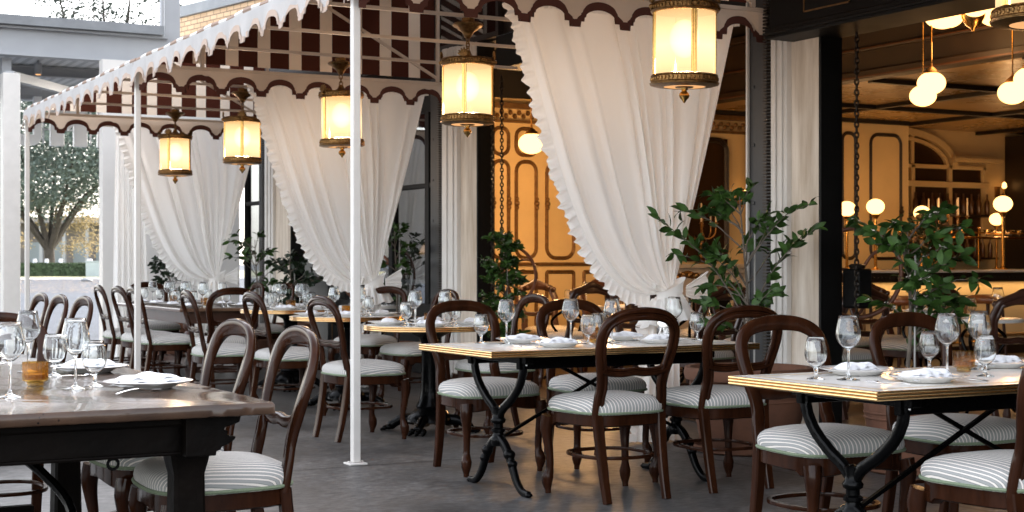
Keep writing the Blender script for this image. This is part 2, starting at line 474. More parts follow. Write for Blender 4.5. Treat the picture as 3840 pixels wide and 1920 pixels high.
    def grid(s, fn, nu, nv):
        o = len(s.v)
        for j in range(nv + 1):
            for i in range(nu + 1):
                s.v.append(tuple(fn(i / nu, j / nv)))
        for j in range(nv):
            for i in range(nu):
                a = o + j * (nu + 1) + i
                s.f.append((a, a + 1, a + nu + 2, a + nu + 1))
        return s
    def xf(s, mtx):
        s.v = [tuple(mtx @ Vector(p)) for p in s.v]
        return s
    def build(s, name, m, parent=None, smooth=True, angle=40, bevel=0.0, fixn=True):
        me = bpy.data.meshes.new(name)
        me.from_pydata(s.v, [], s.f)
        if fixn:
            bm = bmesh.new(); bm.from_mesh(me)
            bmesh.ops.recalc_face_normals(bm, faces=bm.faces)
            bm.to_mesh(me); bm.free()
        me.materials.append(m)
        if smooth:
            me.polygons.foreach_set('use_smooth', [True] * len(me.polygons))
            me.set_sharp_from_angle(angle=R(angle))
        o = bpy.data.objects.new(name, me)
        COL.objects.link(o)
        if bevel:
            b = o.modifiers.new('bevel', 'BEVEL'); b.width = bevel; b.segments = 2; b.limit_method = 'ANGLE'
        if parent: o.parent = parent
        return o

def tag(o, label, cat, group=None):
    o['label'] = label; o['category'] = cat
    if group: o['group'] = group
    elif 'group' in o: del o['group']
    return o
def empty(name, loc, rz=0.0, label=None, cat=None, group=None):
    o = bpy.data.objects.new(name, None)
    o.empty_display_size = 0.1
    COL.objects.link(o); o.location = loc; o.rotation_euler = (0, 0, rz)
    if label: tag(o, label, cat, group)
    return o
KIDS = {}
def copy_tree(o, loc=None, rz=None, label=None, group=None, parent=None):
    c = o.copy(); COL.objects.link(c)
    if parent is not None: c.parent = parent
    for ch in list(o.children): copy_tree(ch, parent=c)
    if loc is not None: c.location = loc
    if rz is not None: c.rotation_euler = (0, 0, rz)
    if label: c['label'] = label
    if group: c['group'] = group
    return c
def struct(o):
    o['kind'] = 'structure'; return o

def placer(proto):
    """first placement moves the original, later ones copy it"""
    st = {'used': False}
    def put(loc, rz, label, group=None):
        if not st['used']:
            st['used'] = True
            proto.location = loc; proto.rotation_euler = (0, 0, rz)
            proto['label'] = label
            if group: proto['group'] = group
            return proto
        return copy_tree(proto, loc, rz, label, group)
    return put
def cr(pts, n=6, closed=False):
    """Catmull-Rom through pts"""
    P = [Vector(p) for p in pts]; out = []
    m = len(P); rng = m if closed else m - 1
    for i in range(rng):
        if closed:
            a, b, c, d = P[i - 1], P[i], P[(i + 1) % m], P[(i + 2) % m]
        else:
            a, b, c, d = P[max(i - 1, 0)], P[i], P[i + 1], P[min(i + 2, m - 1)]
        for k in range(n):
            t = k / n
            out.append(0.5 * ((2 * b) + (c - a) * t + (2 * a - 5 * b + 4 * c - d) * t * t + (3 * b - a - 3 * c + d) * t ** 3))
    if not closed: out.append(P[-1])
    return out
def rounded(w, h, r, n=4):
    """rounded rectangle outline centred at 0"""
    o = []
    for cx, cy, a0 in ((w / 2 - r, h / 2 - r, 0), (-w / 2 + r, h / 2 - r, 90), (-w / 2 + r, -h / 2 + r, 180), (w / 2 - r, -h / 2 + r, 270)):
        for i in range(n + 1):
            a = R(a0 + 90 * i / n)
            o.append((cx + r * math.cos(a), cy + r * math.sin(a)))
    return o
#==SETTING==
# ------------------------------------------------------------------ ground
b = MB(); b.box(-500, -200, -0.30, 500, 700, -0.02)
struct(b.build('street', M['asphalt'], smooth=False))
b = MB(); b.box(-6, -8, -0.02, 6.6, 21.3, 0.0)
struct(b.build('terrace_floor', M['terrace'], smooth=False))
b = MB(); b.box(6.6, -6, -0.02, 20, 24, 0.004)
struct(b.build('interior_floor', M['infloor'], smooth=False))
b = MB(); b.box(-60, 112, -0.02, 120, 190, 0.10)
struct(b.build('verge_ground', M['verge'], smooth=False))
b = MB(); b.box(-60, 107.0, -0.02, 120, 112, 0.05)
struct(b.build('pavement', mat('pale_pavement', (0.42, 0.41, 0.40), 0.85, var=0.1, vscale=0.3), smooth=False))

# ------------------------------------------------------------------ restaurant building
B = empty('restaurant_building', (6.6, 7.0, 0), 0, 'dark fronted restaurant building with white piers and glowing yellow panelled rooms', 'building')
BO = Vector((6.6, 7.0, 0))
def bp(mb, name, m, parent=B, **kw):
    """building part given in world coordinates"""
    off = BO
    mb.v = [(p[0] - off.x, p[1] - off.y, p[2] - off.z) for p in mb.v]
    return mb.build(name, m, parent, **kw)
b = MB(); b.box(6.62, -6, 3.25, 6.9, 22, 4.35)
bp(b, 'upper_wall', M['brown_in'], smooth=False)
b = MB(); b.box(6.9, -6, 3.72, 19.8, 22, 3.9)
bp(b, 'ceiling', M['dark_ceil'], smooth=False)
b = MB(); b.box(19.8, -6, 0, 20, 22, 3.9); b.box(6.62, -6.2, 0, 20, -6, 3.9)
bp(b, 'outer_wall', M['brown_in'], smooth=False)
b = MB(); b.box(11.5, -6, 3.9, 24, 22, 9.5)  # unseen block added to keep the sun off the terrace
bp(b, 'upper_storey', M['plaster'], smooth=False)
# piers
def pier(y0, y1, w_steel=0.28, w_mold=0.17):
    """white pier between y0 (near) and y1 (far); its near side is a black jamb"""
    p = MB(); p.box(6.50, y0 + 0.012, 0, 6.67, y1 - w_steel - w_mold, 3.25)
    P = bp(p, 'pier', M['pier'], bevel=0.004, smooth=False)
    q = MB()
    ym = y1 - w_steel
    q.box(6.46, ym - w_mold, 0, 6.66, ym - 0.001, 3.25)
    q.box(6.446, ym - w_mold * 0.8, 0, 6.459, ym - w_mold * 0.55, 3.25)
    q.box(6.446, ym - w_mold * 0.4, 0, 6.459, ym - w_mold * 0.12, 3.25)
    bp(q, 'pilaster', M['white'], P, bevel=0.006, smooth=False)
    q = MB(); q.box(6.49, ym + 0.001, 0, 6.66, y1, 3.25)
    for z in (0.35, 1.6, 2.0, 2.4, 2.9):
        for yy in (ym + 0.06, y1 - 0.06):
            q.box(6.483, yy - 0.012, z - 0.012, 6.49, yy + 0.012, z + 0.012)
    bp(q, 'steel_plate', M['slate'], P, bevel=0.004, smooth=False)
    q = MB()
    for i in range(120):
        z = 0.3 + i * 0.0225
        q.box(6.43, ym + 0.002, z, 6.489, ym + 0.045, z + 0.012)
    bp(q, 'toothed_rack', M['chain'], P, smooth=False)
    q = MB(); q.box(6.50, y0 - 0.012, 0, 6.68, y0 + 0.011, 3.25)
    bp(q, 'jamb', M['black'], P, bevel=0.003, smooth=False)
    return P
pier(7.66, 8.40)
pier(12.50, 13.48, 0.31, 0.33)
pier(17.42, 18.55, 0.30, 0.30)
b = MB(); b.box(6.470, 8.385, 0.0, 6.489, 8.402, 3.25)
bp(b, 'edge_strip', M['white'], smooth=False)
# lintel over the wide opening
b = MB()
b.box(6.30, -6, 2.73, 6.62, 7.93, 3.25)
b.box(6.26, -6, 2.66, 6.66, 7.93, 2.729)
b.box(6.24, -6, 2.68, 6.259, 7.93, 2.70)
L = bp(b, 'lintel', M['black'], bevel=0.006, smooth=False)
b = MB()
for (ya, yb) in ((7.14, 7.58), (6.2, 6.95), (5.2, 6.0)):
    za, zb = 2.79, 3.2
    for (p0, p1) in (((ya, za), (yb, za + 0.01)), ((ya, zb), (yb, zb + 0.01)), ((ya, za), (ya + 0.01, zb)), ((yb - 0.01, za), (yb, zb))):
        b.box(6.294, p0[0], p0[1], 6.299, p1[0], p1[1])
bp(b, 'gilt_line', M['gold'], L, smooth=False)
b = MB(); b.box(6.5, 8.45, 2.95, 6.8, 12.13, 3.25)
bp(b, 'lintel', M['black'], bevel=0.006, smooth=False)
# dark transom windows over the openings, cream bars
for (ya, yb) in ((8.5, 10.2), (10.3, 12.0), (12.2, 13.6), (13.7, 15.3)):
    f = MB()
    for (p0, p1) in (((ya, 3.27), (yb, 3.32)), ((ya, 4.20), (yb, 4.25)), ((ya, 3.321), (ya + 0.05, 4.199)), ((yb - 0.05, 3.321), (yb, 4.199)), (((ya + yb) / 2 - 0.02, 3.321), ((ya + yb) / 2 + 0.02, 4.199))):
        f.box(6.56, p0[0], p0[1], 6.618, p1[0], p1[1])
    W = bp(f, 'transom_window', M['brown_in'], smooth=False)
    g = MB(); g.box(6.60, ya + 0.05, 3.32, 6.605, yb - 0.05, 4.2)
    bp(g, 'pane', M['panes'], W, smooth=False)

# interior end wall with gilt panels
WY = 15.0
b = MB(); b.box(7.95, WY, 0, 14.24, WY + 0.2, 3.05)
EW = bp(b, 'panelled_wall', M['yellow'], smooth=False)
b = MB(); b.box(14.24, WY + 0.7, 0, 19.8, WY + 0.9, 3.7); b.box(14.04, WY + 0.2, 0, 14.24, WY + 0.9, 3.7)
bp(b, 'bar_wall', M['yellow'], smooth=False)
b = MB(); b.box(7.95, WY, 3.05, 14.24, WY + 0.2, 3.72)
bp(b, 'wall_head', M['dark_ceil'], smooth=False)
b = MB(); b.box(7.75, 15.2, 0, 7.949, 22, 3.72); b.add([(6.90, 13.0, 0), (6.90, 13.1, 0), (7.94, 15.1, 0), (7.95, 15.0, 0), (6.90, 13.0, 3.72), (6.90, 13.1, 3.72), (7.94, 15.1, 3.72), (7.95, 15.0, 3.72)], [(0, 1, 2, 3), (4, 5, 6, 7), (0, 3, 7, 4), (1, 2, 6, 5), (0, 1, 5, 4), (3, 2, 6, 7)])
bp(b, 'partition_wall', M['yellow'], smooth=False)
b = MB(); b.box(7.70, 15.2, 0, 7.745, 22, 3.2)
bp(b, 'lobby_wall', M['brown_in'], smooth=False)
PR = [(-0.022, -0.004), (-0.022, 0.008), (-0.010, 0.020), (0.0, 0.010), (0.010, 0.020), (0.022, 0.008), (0.022, -0.004)]
def panel_ring(mb, x0, x1, z0, z1, r, y, s=1.0):
    o = rounded(x1 - x0, z1 - z0, r, 5)
    cx, cz = (x0 + x1) / 2, (z0 + z1) / 2
    pts = [(cx + p[0], y, cz + p[1]) for p in o]
    mb.sweep(pts, [(a * s, -w * s) for a, w in PR], (0, 1, 0), None, True)
tall = [(8.0, 8.2), (8.30, 8.56), (8.70, 9.06), (9.20, 9.56), (9.72, 10.02), (13.10, 13.32), (13.58, 14.10)]
for (x0, x1) in tall:
    b = MB(); hi = 2.86 if x0 > 13 else 2.335
    panel_ring(b, x0, x1, 1.24, hi, min(0.12, (x1 - x0) * 0.42), WY)
    for sx in (x0, x1):                                                           # little carved bosses at mid height
        for dz in (-0.05, 0, 0.05):
            b.sphere((sx, WY - 0.02, 1.86 + dz), 0.026 if dz else 0.034, 8, 6)
    bp(b, 'panel_moulding', M['gold'] if x0 < 13 else M['brown_in'], EW)
    b = MB(); panel_ring(b, x0, x1, 0.35, 1.08, 0.02, WY)
    bp(b, 'panel_moulding', M['gold'], EW)
    if x0 < 13:
        b = MB(); panel_ring(b, x0, x1, 2.41, 2.71, 0.09, WY)
        bp(b, 'panel_moulding', M['gold'], EW)
b = MB(); b.sweep([(7.96, WY, 1.17), (10.1, WY, 1.17)], [(-0.02, 0), (0.02, 0), (0.02, -0.02), (0, -0.03), (-0.02, -0.02)], (0, 1, 0))
b.box(10.08, WY - 0.05, 0, 10.2, WY, 2.77)
bp(b, 'dado_rail', M['gold'], EW)
b = MB()
b.box(7.96, WY - 0.05, 2.77, 12.9, WY, 2.80); b.box(7.96, WY - 0.08, 2.93, 12.9, WY, 2.99)
for i in range(87):
    x = 7.99 + i * 0.0565
    b.sphere((x, WY - 0.02, 2.865 + 0.02 * (-1) ** i), 0.03, 6, 4)
bp(b, 'frieze', M['gold'], EW)
b = MB(); b.box(7.96, WY - 0.03, 0, 14.24, WY - 0.001, 0.16)
bp(b, 'skirting', M['brown_in'], EW, smooth=False)
# mirror over the fireplace
b = MB(); b.box(10.30, WY - 0.03, 1.22, 11.25, WY - 0.005, 2.7)
MI = bp(b, 'overmantel_mirror', M['mirror'], smooth=False)
b = MB(); panel_ring(b, 10.32, 11.23, 1.24, 2.68, 0.14, WY - 0.03, 1.6)
bp(b, 'mirror_frame', M['brown_in'], MI)
b = MB()
b.box(10.15, WY - 0.32, 1.12, 11.65, WY - 0.001, 1.17); b.box(10.2, WY - 0.26, 1.06, 11.6, WY - 0.001, 1.119)
b.box(10.25, WY - 0.2, 0, 10.6, WY - 0.001, 1.059); b.box(11.2, WY - 0.2, 0, 11.55, WY - 0.001, 1.059); b.box(10.6, WY - 0.16, 0.8, 11.2, WY - 0.001, 1.059)
bp(b, 'fireplace_surround', mat('cream_marble', (0.52, 0.46, 0.38), 0.3, var=0.12, vscale=3), bevel=0.006, smooth=False)
b = MB(); b.box(10.6, WY - 0.15, 0, 11.2, WY - 0.002, 0.8)
bp(b, 'firebox', M['black'], smooth=False)
# pilaster strips
b = MB(); b.box(11.62, WY - 0.10, 0, 11.78, WY - 0.002, 2.76); b.box(12.7, WY - 0.10, 0, 12.9, WY - 0.002, 2.76)
bp(b, 'wall_pilaster', M['brown_in'], EW, bevel=0.01, smooth=False)
# lacquered soffit over the bar with dark ribs
b = MB(); b.box(10.5, 2.0, 3.05, 19.8, 15.7, 3.12)
SO = bp(b, 'soffit', M['soffit'], smooth=False)
b = MB()
for y in (5.6, 7.6, 9.6, 11.6, 13.6): b.box(10.5, y - 0.035, 3.00, 19.8, y + 0.035, 3.049)
for x in (12.4, 14.3, 16.2, 18.1): b.box(x - 0.035, 2.0, 3.004, x + 0.035, 15.69, 3.0495)
b.box(10.5, 14.93, 2.995, 14.2, 14.995, 3.048)
bp(b, 'soffit_rib', M['dark_ceil'], SO, smooth=False)
b = MB(); b.box(10.30, 2.0, 3.02, 10.499, 15.0, 3.10); b.box(10.38, 2.0, 3.101, 10.499, 15.0, 3.70); b.box(10.33, 2.0, 3.30, 10.379, 15.0, 3.34)
b.box(10.28, 2.0, 3.62, 10.379, 15.0, 3.70)
bp(b, 'cornice', M['brown_in'], SO, bevel=0.01, smooth=False)
b = MB(); b.box(10.285, 2.0, 3.03, 10.299, 15.0, 3.045); b.box(10.315, 2.0, 3.315, 10.329, 15.0, 3.325)
bp(b, 'cornice_line', mat('red_gilt', (0.08, 0.03, 0.012), 0.4, metal=0.3), SO, smooth=False)

# arched mullioned window behind the bar
AY = 15.68
b = MB()
def bar(x0, z0, x1, z1, dy=0.06): b.box(x0, AY - dy, z0, x1, AY, z1)
for x in (14.26, 14.92, 15.62, 16.28): bar(x - 0.035, 1.2, x + 0.035, 2.55 if x != 14.26 else 3.0)
bar(14.26, 2.24, 16.33, 2.32, 0.09); bar(14.26, 2.50, 16.33, 2.555); bar(14.26, 1.15, 16.33, 1.2)
bar(15.6, 2.60, 16.55, 2.66, 0.16); bar(15.65, 2.66, 16.45, 2.69, 0.12)
def arc(cx, cz, rx, rz, a0, a1, n=24): return [(cx + rx * math.cos(R(a0 + (a1 - a0) * i / n)), AY - 0.04, cz + rz * math.sin(R(a0 + (a1 - a0) * i / n))) for i in range(n + 1)]
sq = [(-0.045, -0.05), (0.045, -0.05), (0.045, 0.04), (-0.045, 0.04)]
b.sweep(arc(14.75, 2.5, 0.95, 0.50, 0, 125), sq, (0, 1, 0))
b.sweep(arc(14.75, 2.5, 0.82, 0.40, 0, 125), [(p[0] * 0.5, p[1] * 0.7) for p in sq], (0, 1, 0))
b.box(14.89, AY - 0.05, 2.56, 14.95, AY, 2.96)
bp(b, 'arched_window', M['yellow'], bevel=0.008, smooth=False)
b = MB(); b.box(14.28, AY - 0.015, 1.2, 16.3, AY - 0.003, 2.5); b.prism([(14.28, 2.5), (15.65, 2.5), (15.5, 2.75), (15.2, 2.9), (14.8, 2.97), (14.28, 2.9)], AY - 0.015, AY - 0.003)
bp(b, 'dark_pane', M['mirror'], smooth=False)
b = MB(); b.box(16.9, AY - 0.1, 2.3, 17.4, AY, 3.0)
bp(b, 'wall_screen', M['black'], smooth=False)
b = MB(); b.box(16.72, 15.2, 1.1, 17.2, 15.66, 3.0)
bp(b, 'dark_cupboard', M['brown_in'], smooth=False)

# storefront glazing in the two farther bays
def shopfront(ya, yb, n):
    f = MB()
    X = 6.95
    f.box(X - 0.04, ya, 0, X + 0.04, yb, 0.75); f.box(X - 0.05, ya, 2.78, X + 0.05, yb, 3.25)
    f.box(X - 0.04, ya, 1.98, X + 0.04, yb, 2.03)
    for i in range(n + 1):
        y = ya + (yb - ya) * i / n
        f.box(X - 0.046, max(ya, y - 0.05), 0.75, X + 0.046, min(yb, y + 0.05), 2.78)
    S = bp(f, 'shopfront', M['black'], bevel=0.006, smooth=False)
    for i in range(n):
        y0 = ya + (yb - ya) * i / n + 0.05; y1 = ya + (yb - ya) * (i + 1) / n - 0.05
        g = MB(); g.box(X - 0.004, y0, 0.75, X + 0.004, y1, 1.98); g.box(X - 0.004, y0, 2.03, X + 0.004, y1, 2.78)
        bp(g, 'pane', M['panes'], S, smooth=False)
        q = MB()
        for (a, c, d0, e) in ((y0 + 0.1, 0.2, y1 - 0.1, 0.21), (y0 + 0.1, 0.6, y1 - 0.1, 0.61), (y0 + 0.1, 0.2, y0 + 0.11, 0.61), (y1 - 0.11, 0.2, y1 - 0.1, 0.61)):
            q.box(X - 0.047, a, c, X - 0.0405, d0, e)
        bp(q, 'gilt_line', M['gold'], S, smooth=False)
shopfront(13.5, 17.24, 4)
shopfront(18.56, 20.35, 2)
b = MB(); b.box(6.68, 13.44, 0.0, 6.99, 13.495, 3.2)
bp(b, 'shopfront_return', M['black'], smooth=False)
# white end wall
b = MB(); b.box(4.955, 20.42, 0, 6.86, 20.62, 3.92)
tag(b.build('end_wall', M['plaster'], smooth=False), 'plain white end wall beyond the farther bay', 'wall')

# brick building above the awning
b = MB(); L_ = 16
BRK = empty('brick_building', (6.98, 23.8, 0), R(12.5), 'tan brick building with a grey coping rising above the awning', 'building')
b.box(0, -18, 0, 6, 0, 5.05)
b = MB(); b.box(0.02, -14, 3.0, 6, 0, 5.1)
b.v = [(p[0], p[1], p[2]) for p in b.v]
bw = MB(); bw.box(0, -14, 3.95, 0.3, 0, 5.1)
# brick texture is laid out in the wall's own plane (length, height)
bw.v = [(p[1], p[0], p[2]) for p in bw.v]
o = bw.build('brick_wall', M['brick'], BRK, smooth=False); o.rotation_euler = (0, 0, R(90)); o.scale = (1, -1, 1)
b = MB(); b.box(-0.06, -14, 5.1, 0.36, 0.05, 5.27)
b.build('coping', M['coping'], BRK, smooth=False)

# steel canopy beyond the terrace
CN = empty('steel_canopy', (3.8, 20.7, 0), 0, 'white painted steel canopy with deep beams and corrugated deck beyond the awnings', 'canopy')
def cp(mb, name, m, **kw):
    mb.v = [(p[0] - 3.8, p[1] - 20.7, p[2]) for p in mb.v]
    return mb.build(name, m, CN, smooth=False, **kw)
b = MB(); b.box(3.69, 20.55, 0, 3.91, 20.77, 3.68)
cp(b, 'column', M['white'], bevel=0.008)
b = MB(); b.box(5.93, 20.88, 0, 6.15, 21.10, 6.5); 
cp(b, 'column', M['white_steel'], bevel=0.008)
b = MB(); b.tube([(5.88, 20.86, 3.9), (5.88, 20.86, 6.5)], 0.03, 8)
cp(b, 'downpipe', M['white_steel'])
def ibeam(mb, x0, x1, y, z0, z1, w=0.22, t=0.03):
    mb.box(x0, y - w / 2, z0, x1, y + w / 2, z0 + t); mb.box(x0, y - w / 2, z1 - t, x1, y + w / 2, z1)
    mb.box(x0, y - t / 2, z0 + t, x1, y + t / 2, z1 - t)
b = MB(); ibeam(b, -8, 5.92, 20.75, 3.93, 4.32)
cp(b, 'main_beam', M['white_steel'])
b = MB(); b.box(-8, 20.55, 4.325, 5.83, 20.95, 4.45)
cp(b, 'coping', M['coping'])
b = MB(); ibeam(b, -8, 6.5, 25.6, 3.85, 4.10); ibeam(b, -8, 6.5, 23.2, 3.97, 4.12, 0.12, 0.02)
cp(b, 'cross_beam', M['white_steel'])
for xx in (3.8, -0.54):
    b = MB(); b.box(xx - 0.06, 20.9, 3.70, xx + 0.06, 25.6, 3.92); cp(b, 'rafter', M['white_steel'])
b = MB(); b.sweep([(3.8, 20.7, 3.66), (5.4, 24.6, 3.93)], [(-0.06, -0.06), (0.06, -0.06), (0.06, 0.06), (-0.06, 0.06)], (0, 0, 1))
cp(b, 'brace', M['white_steel'])
b = MB(); b.box(-8, 20.95, 4.13, 6.5, 25.7, 4.2)
cp(b, 'deck', M['deck'])
b = MB(); b.lathe([(0.001, 0), (0.055, 0), (0.055, 0.16), (0.02, 0.17), (0.02, 0.2)], 14, (4.55, 22.6, 3.93))
dl = cp(b, 'downlight', M['white_steel'])
b = MB(); b.lathe([(0.001, 0), (0.04, 0.0), (0.04, 0.004), (0.001, 0.004)], 12, (4.55 - 3.8, 22.6 - 20.7, 3.92))
b.build('lamp_face', emis('downlight_glow', (1.0, 0.5, 0.2), 1.6 * ES), dl)
# sign rails with hanging letters seen from behind
SG = empty('sign_frame', (5.0, 24.9, 3.1), 0, 'thin white rails carrying big block letters, seen from behind', 'sign')
b = MB()
for z in (0.23, 0.80):
    b.box(-2.6, -0.01, z - 0.012, 1.6, 0.01, z + 0.012)
for x in (-0.9, 0.10, 0.85): b.box(x - 0.012, 0.011, -0.0, x + 0.012, 0.03, 1.0)
b.build('rail', M['white_steel'], SG, smooth=False)
lt = mat('white_sign_letter', (0.80, 0.81, 0.82), 0.5)
def letter(poly):
    mb = MB(); mb.prism(poly, -0.12, -0.03)
    return mb.build('letter', lt, SG, smooth=False, bevel=0.012)
letter([(-0.42, -0.04), (-0.06, -0.04), (0.01, 0.0), (0.05, 0.08), (0.05, 0.74), (-0.08, 0.74), (-0.08, 0.13), (-0.42, 0.13)])
letter([(0.18, -0.04), (0.40, -0.04), (0.40, 0.30), (0.475, 0.22), (0.55, 0.30), (0.55, -0.04), (0.77, -0.04), (0.77, 0.74), (0.60, 0.74), (0.475, 0.58), (0.35, 0.74), (0.18, 0.74)])
letter([(0.93, -0.04), (1.10, -0.04), (1.10, 0.74), (0.93, 0.74)])

# ------------------------------------------------------------------ awnings
ZE = 2.95; XF = 3.48; XB = 6.36
def scallop(s, period=0.37):
    """drop of the valance's lower edge below its top, at distance s along it"""
    t = (s / period) % 1.0
    d = abs(t - 0.5) * period            # distance from the arch centre
    if d < 0.118:
        return 0.108 + 0.060 * (1 - math.sqrt(max(0, 1 - (d / 0.118) ** 2)))
    if d < 0.145: return 0.180
    return 0.212
def valance(length, pos, amp=0.008, seed=0, binding=0.042, border_out=0.002):
    """pos(s, drop, out) -> world point; returns (body MB, binding MB)"""
    body = MB(); bind = MB()
    ss = []; s = 0
    while s < length:
        ss.append(s); s += 0.0123
    ss.append(length)
    rr = random.Random(seed); ph = [rr.uniform(0, 6) for _ in range(3)]
    def wob(s, d): return amp * d / 0.2 * (math.sin(s * 9 + ph[0]) + 0.6 * math.sin(s * 23 + ph[1]) + 0.3 * math.sin(s * 51 + ph[2]))
    rows = [0, 0.5, 1]
    n = len(ss)
    vs = []; fs = []
    for s in ss:
        dd = scallop(s)
        for r in rows: vs.append(pos(s, dd * r, wob(s, dd * r)))
    for i in range(n - 1):
        for j in range(2):
            a = i * 3 + j
            fs.append((a, a + 3, a + 4, a + 1))
    body.add(vs, fs)
    # binding: outline polyline offset inwards, both faces
    out = [(s, scallop(s)) for s in ss]
    pts = []
    for i, (s, d) in enumerate(out):
        pts.append((s, d))
        if i < n - 1 and abs(out[i + 1][1] - d) > 0.015:
            pts.append((s + 0.004, out[i + 1][1])) if out[i + 1][1] > d else pts.append((out[i + 1][0] - 0.004, d))
    for side in (-1, 1):
        vs = []; fs = []
        m_ = len(pts)
        for i, (s, d) in enumerate(pts):
            a = pts[max(i - 1, 0)]; c = pts[min(i + 1, m_ - 1)]
            tx, tz = c[0] - a[0], c[1] - a[1]
            l = math.hypot(tx, tz) or 1
            nx, nz = tz / l, -tx / l            # towards smaller drop
            q = (s + nx * binding * 0.6, d + nz * binding)
            w = wob(s, d) + side * border_out
            vs.append(pos(s, d + 0.002, w)); vs.append(pos(q[0], q[1], w))
        for i in range(m_ - 1): fs.append((2 * i, 2 * i + 2, 2 * i + 3, 2 * i + 1))
        bind.add(vs, fs)
    return body, bind
def awning(y0, y1, label, ribs, gable_end=True, seed=0):
    A = empty('striped_awning', (XF, y0, 0), 0, label, 'awning', 'striped awnings over the terrace bays')
    def ap(mb, name, m, **kw):
        mb.v = [(p[0] - XF, p[1] - y0, p[2]) for p in mb.v]
        return mb.build(name, m, A, **kw)
    b = MB()
    n = 6
    def rf(u, v):
        x = XF + 0.02 + u * (XB - XF); y = y0 + v * (y1 - y0)
        return (x, y, ZE + 0.02 + 0.42 * (x - XF) - 0.035 * math.sin(PI * ((v * 4) % 1)) * math.sin(PI * u))
    b.grid(rf, 6, 32)
    ap(b, 'roof_cloth', M['roof'], fixn=False)
    # rolled striped edge above the valance
    b = MB(); b.tube([(XF, y0 + 0.02 + (y1 - y0 - 0.04) * i / 40, ZE + 0.012 * math.sin(i * 0.9) * 0.5) for i in range(41)], 0.025, 8, ref=(0, 0, 1))
    ap(b, 'rolled_edge', M['edge'])
    bd, bi = valance(y1 - y0 - 0.01, lambda s, d, o: (XF - 0.02 + o - 0.02 - d * 0.08, y0 + 0.005 + s, ZE - 0.02 - d), 0.012, seed)
    ap(bd, 'front_valance', M['cream_out'], fixn=False)
    ap(bi, 'front_binding', M['bind_daylit'], fixn=False)
    # gable and side valance on the far partition line
    if gable_end:
        b = MB(); yy = y1 - 0.03
        g = [(XF + 0.05, ZE), (XB - 0.03, ZE), (XB - 0.03, ZE + 0.42 * (XB - XF) - 0.03), (XF + 0.05, ZE + 0.01)]
        b.add([(p[0], yy, p[1]) for p in g], [(0, 1, 2, 3)])
        ap(b, 'gable_cloth', M['gable'], fixn=False, smooth=False)
        side_valance(A, y1 - 0.05, y0, seed + 5)
    # frame
    b = MB()
    t = 0.012
    b.box(XF - t, y0 + 0.002, ZE - 0.075, XF + t, y1 - 0.002, ZE - 0.04)
    ap(b, 'front_bar', M['frame'], smooth=False)
    for y in ribs:
        b = MB(); b.box(XF + t + 0.001, y - t, ZE - 0.062, 6.45, y + t, ZE - 0.038)
        ap(b, 'cross_bar', M['frame'], smooth=False)
    b = MB(); yy = y1 - 0.075
    b.sweep([(XB, yy - 0.03, ZE - 0.02), (4.35, yy - 0.03, ZE + 0.42 * 0.87)] if False else [(XB - 0.02, yy, ZE + 0.0), (4.9, yy, ZE + 0.42 * (4.9 - XF) + 0.16)], [(-0.012, -0.012), (0.012, -0.012), (0.012, 0.012), (-0.012, 0.012)], (0, 1, 0))
    ap(b, 'gable_brace', M['frame'], smooth=False)
    b = MB(); b.box(XB - 0.03, yy - 0.014, ZE - 0.036, XB, yy + 0.014, ZE + 1.15)
    ap(b, 'gable_upright', M['frame'], smooth=False)
    b = MB(); b.box(4.02, yy - 0.014, ZE - 0.036, 4.05, yy + 0.014, ZE + 0.25)
    ap(b, 'gable_upright', M['frame'], smooth=False)
    return A
def side_valance(A, y, yo, seed):
    bd, bi = valance(6.50 - XF, lambda s, d, o: (XF + s, y + o, ZE - 0.03 - d * 1.1), 0.006, seed, 0.046)
    for mb, nm, mm in ((bd, 'side_valance', M['cream']), (bi, 'side_binding', M['bind_brown'])):
        mb.v = [(p[0] - XF, p[1] - yo, p[2]) for p in mb.v]
        mb.build(nm, mm, A, fixn=False)
M['cream_out'] = translucent(mat('awning_cream_front', (0.53, 0.52, 0.51), 0.85, var=0.05, vscale=3), 0.25, (0.66, 0.60, 0.54))  # same cream cloth, the daylit outer look put into its colour
M['frame'] = mat('cream_frame_paint', (0.55, 0.46, 0.38), 0.45, var=0.08, vscale=5)
awning(13.10, 17.90, 'farther striped awning of the row, two lanterns under it', (14.13, 15.26, 16.42, 17.83), seed=1)
awning(8.245, 13.095, 'brown and cream striped awning in the middle of the row', (9.33, 10.5, 11.64, 13.03), seed=2)
awning(1.5, 8.24, 'striped awning over the two brass edged rectangular tables', (3.0, 4.3, 5.5, 6.74, 8.17), seed=3)

post = empty('awning_post', (XF, 8.245, 0), 0, 'white awning post standing free on the floor, nearer the camera than its fellows', 'post', 'white awning posts')
b = MB(); b.box(-0.0245, -0.0245, 0.012, 0.0245, 0.0245, 2.87); b.build('shaft', M['white'], post, bevel=0.006, smooth=False)
b = MB(); b.box(-0.055, -0.055, 0.0005, 0.055, 0.055, 0.0115)
for sx in (-1, 1): b.lathe([(0.009, 0), (0.009, 0.008), (0.001, 0.01)], 8, (sx * 0.042, 0, 0.0115))
b.build('base_plate', M['white'], post, bevel=0.003, smooth=False)
copy_tree(post, (XF, 13.10, 0), None, 'white awning post behind the worn wooden table, second of the row')
copy_tree(post, (XF, 17.90, 0), None, 'white awning post at the street end of the row, beside the steel column')
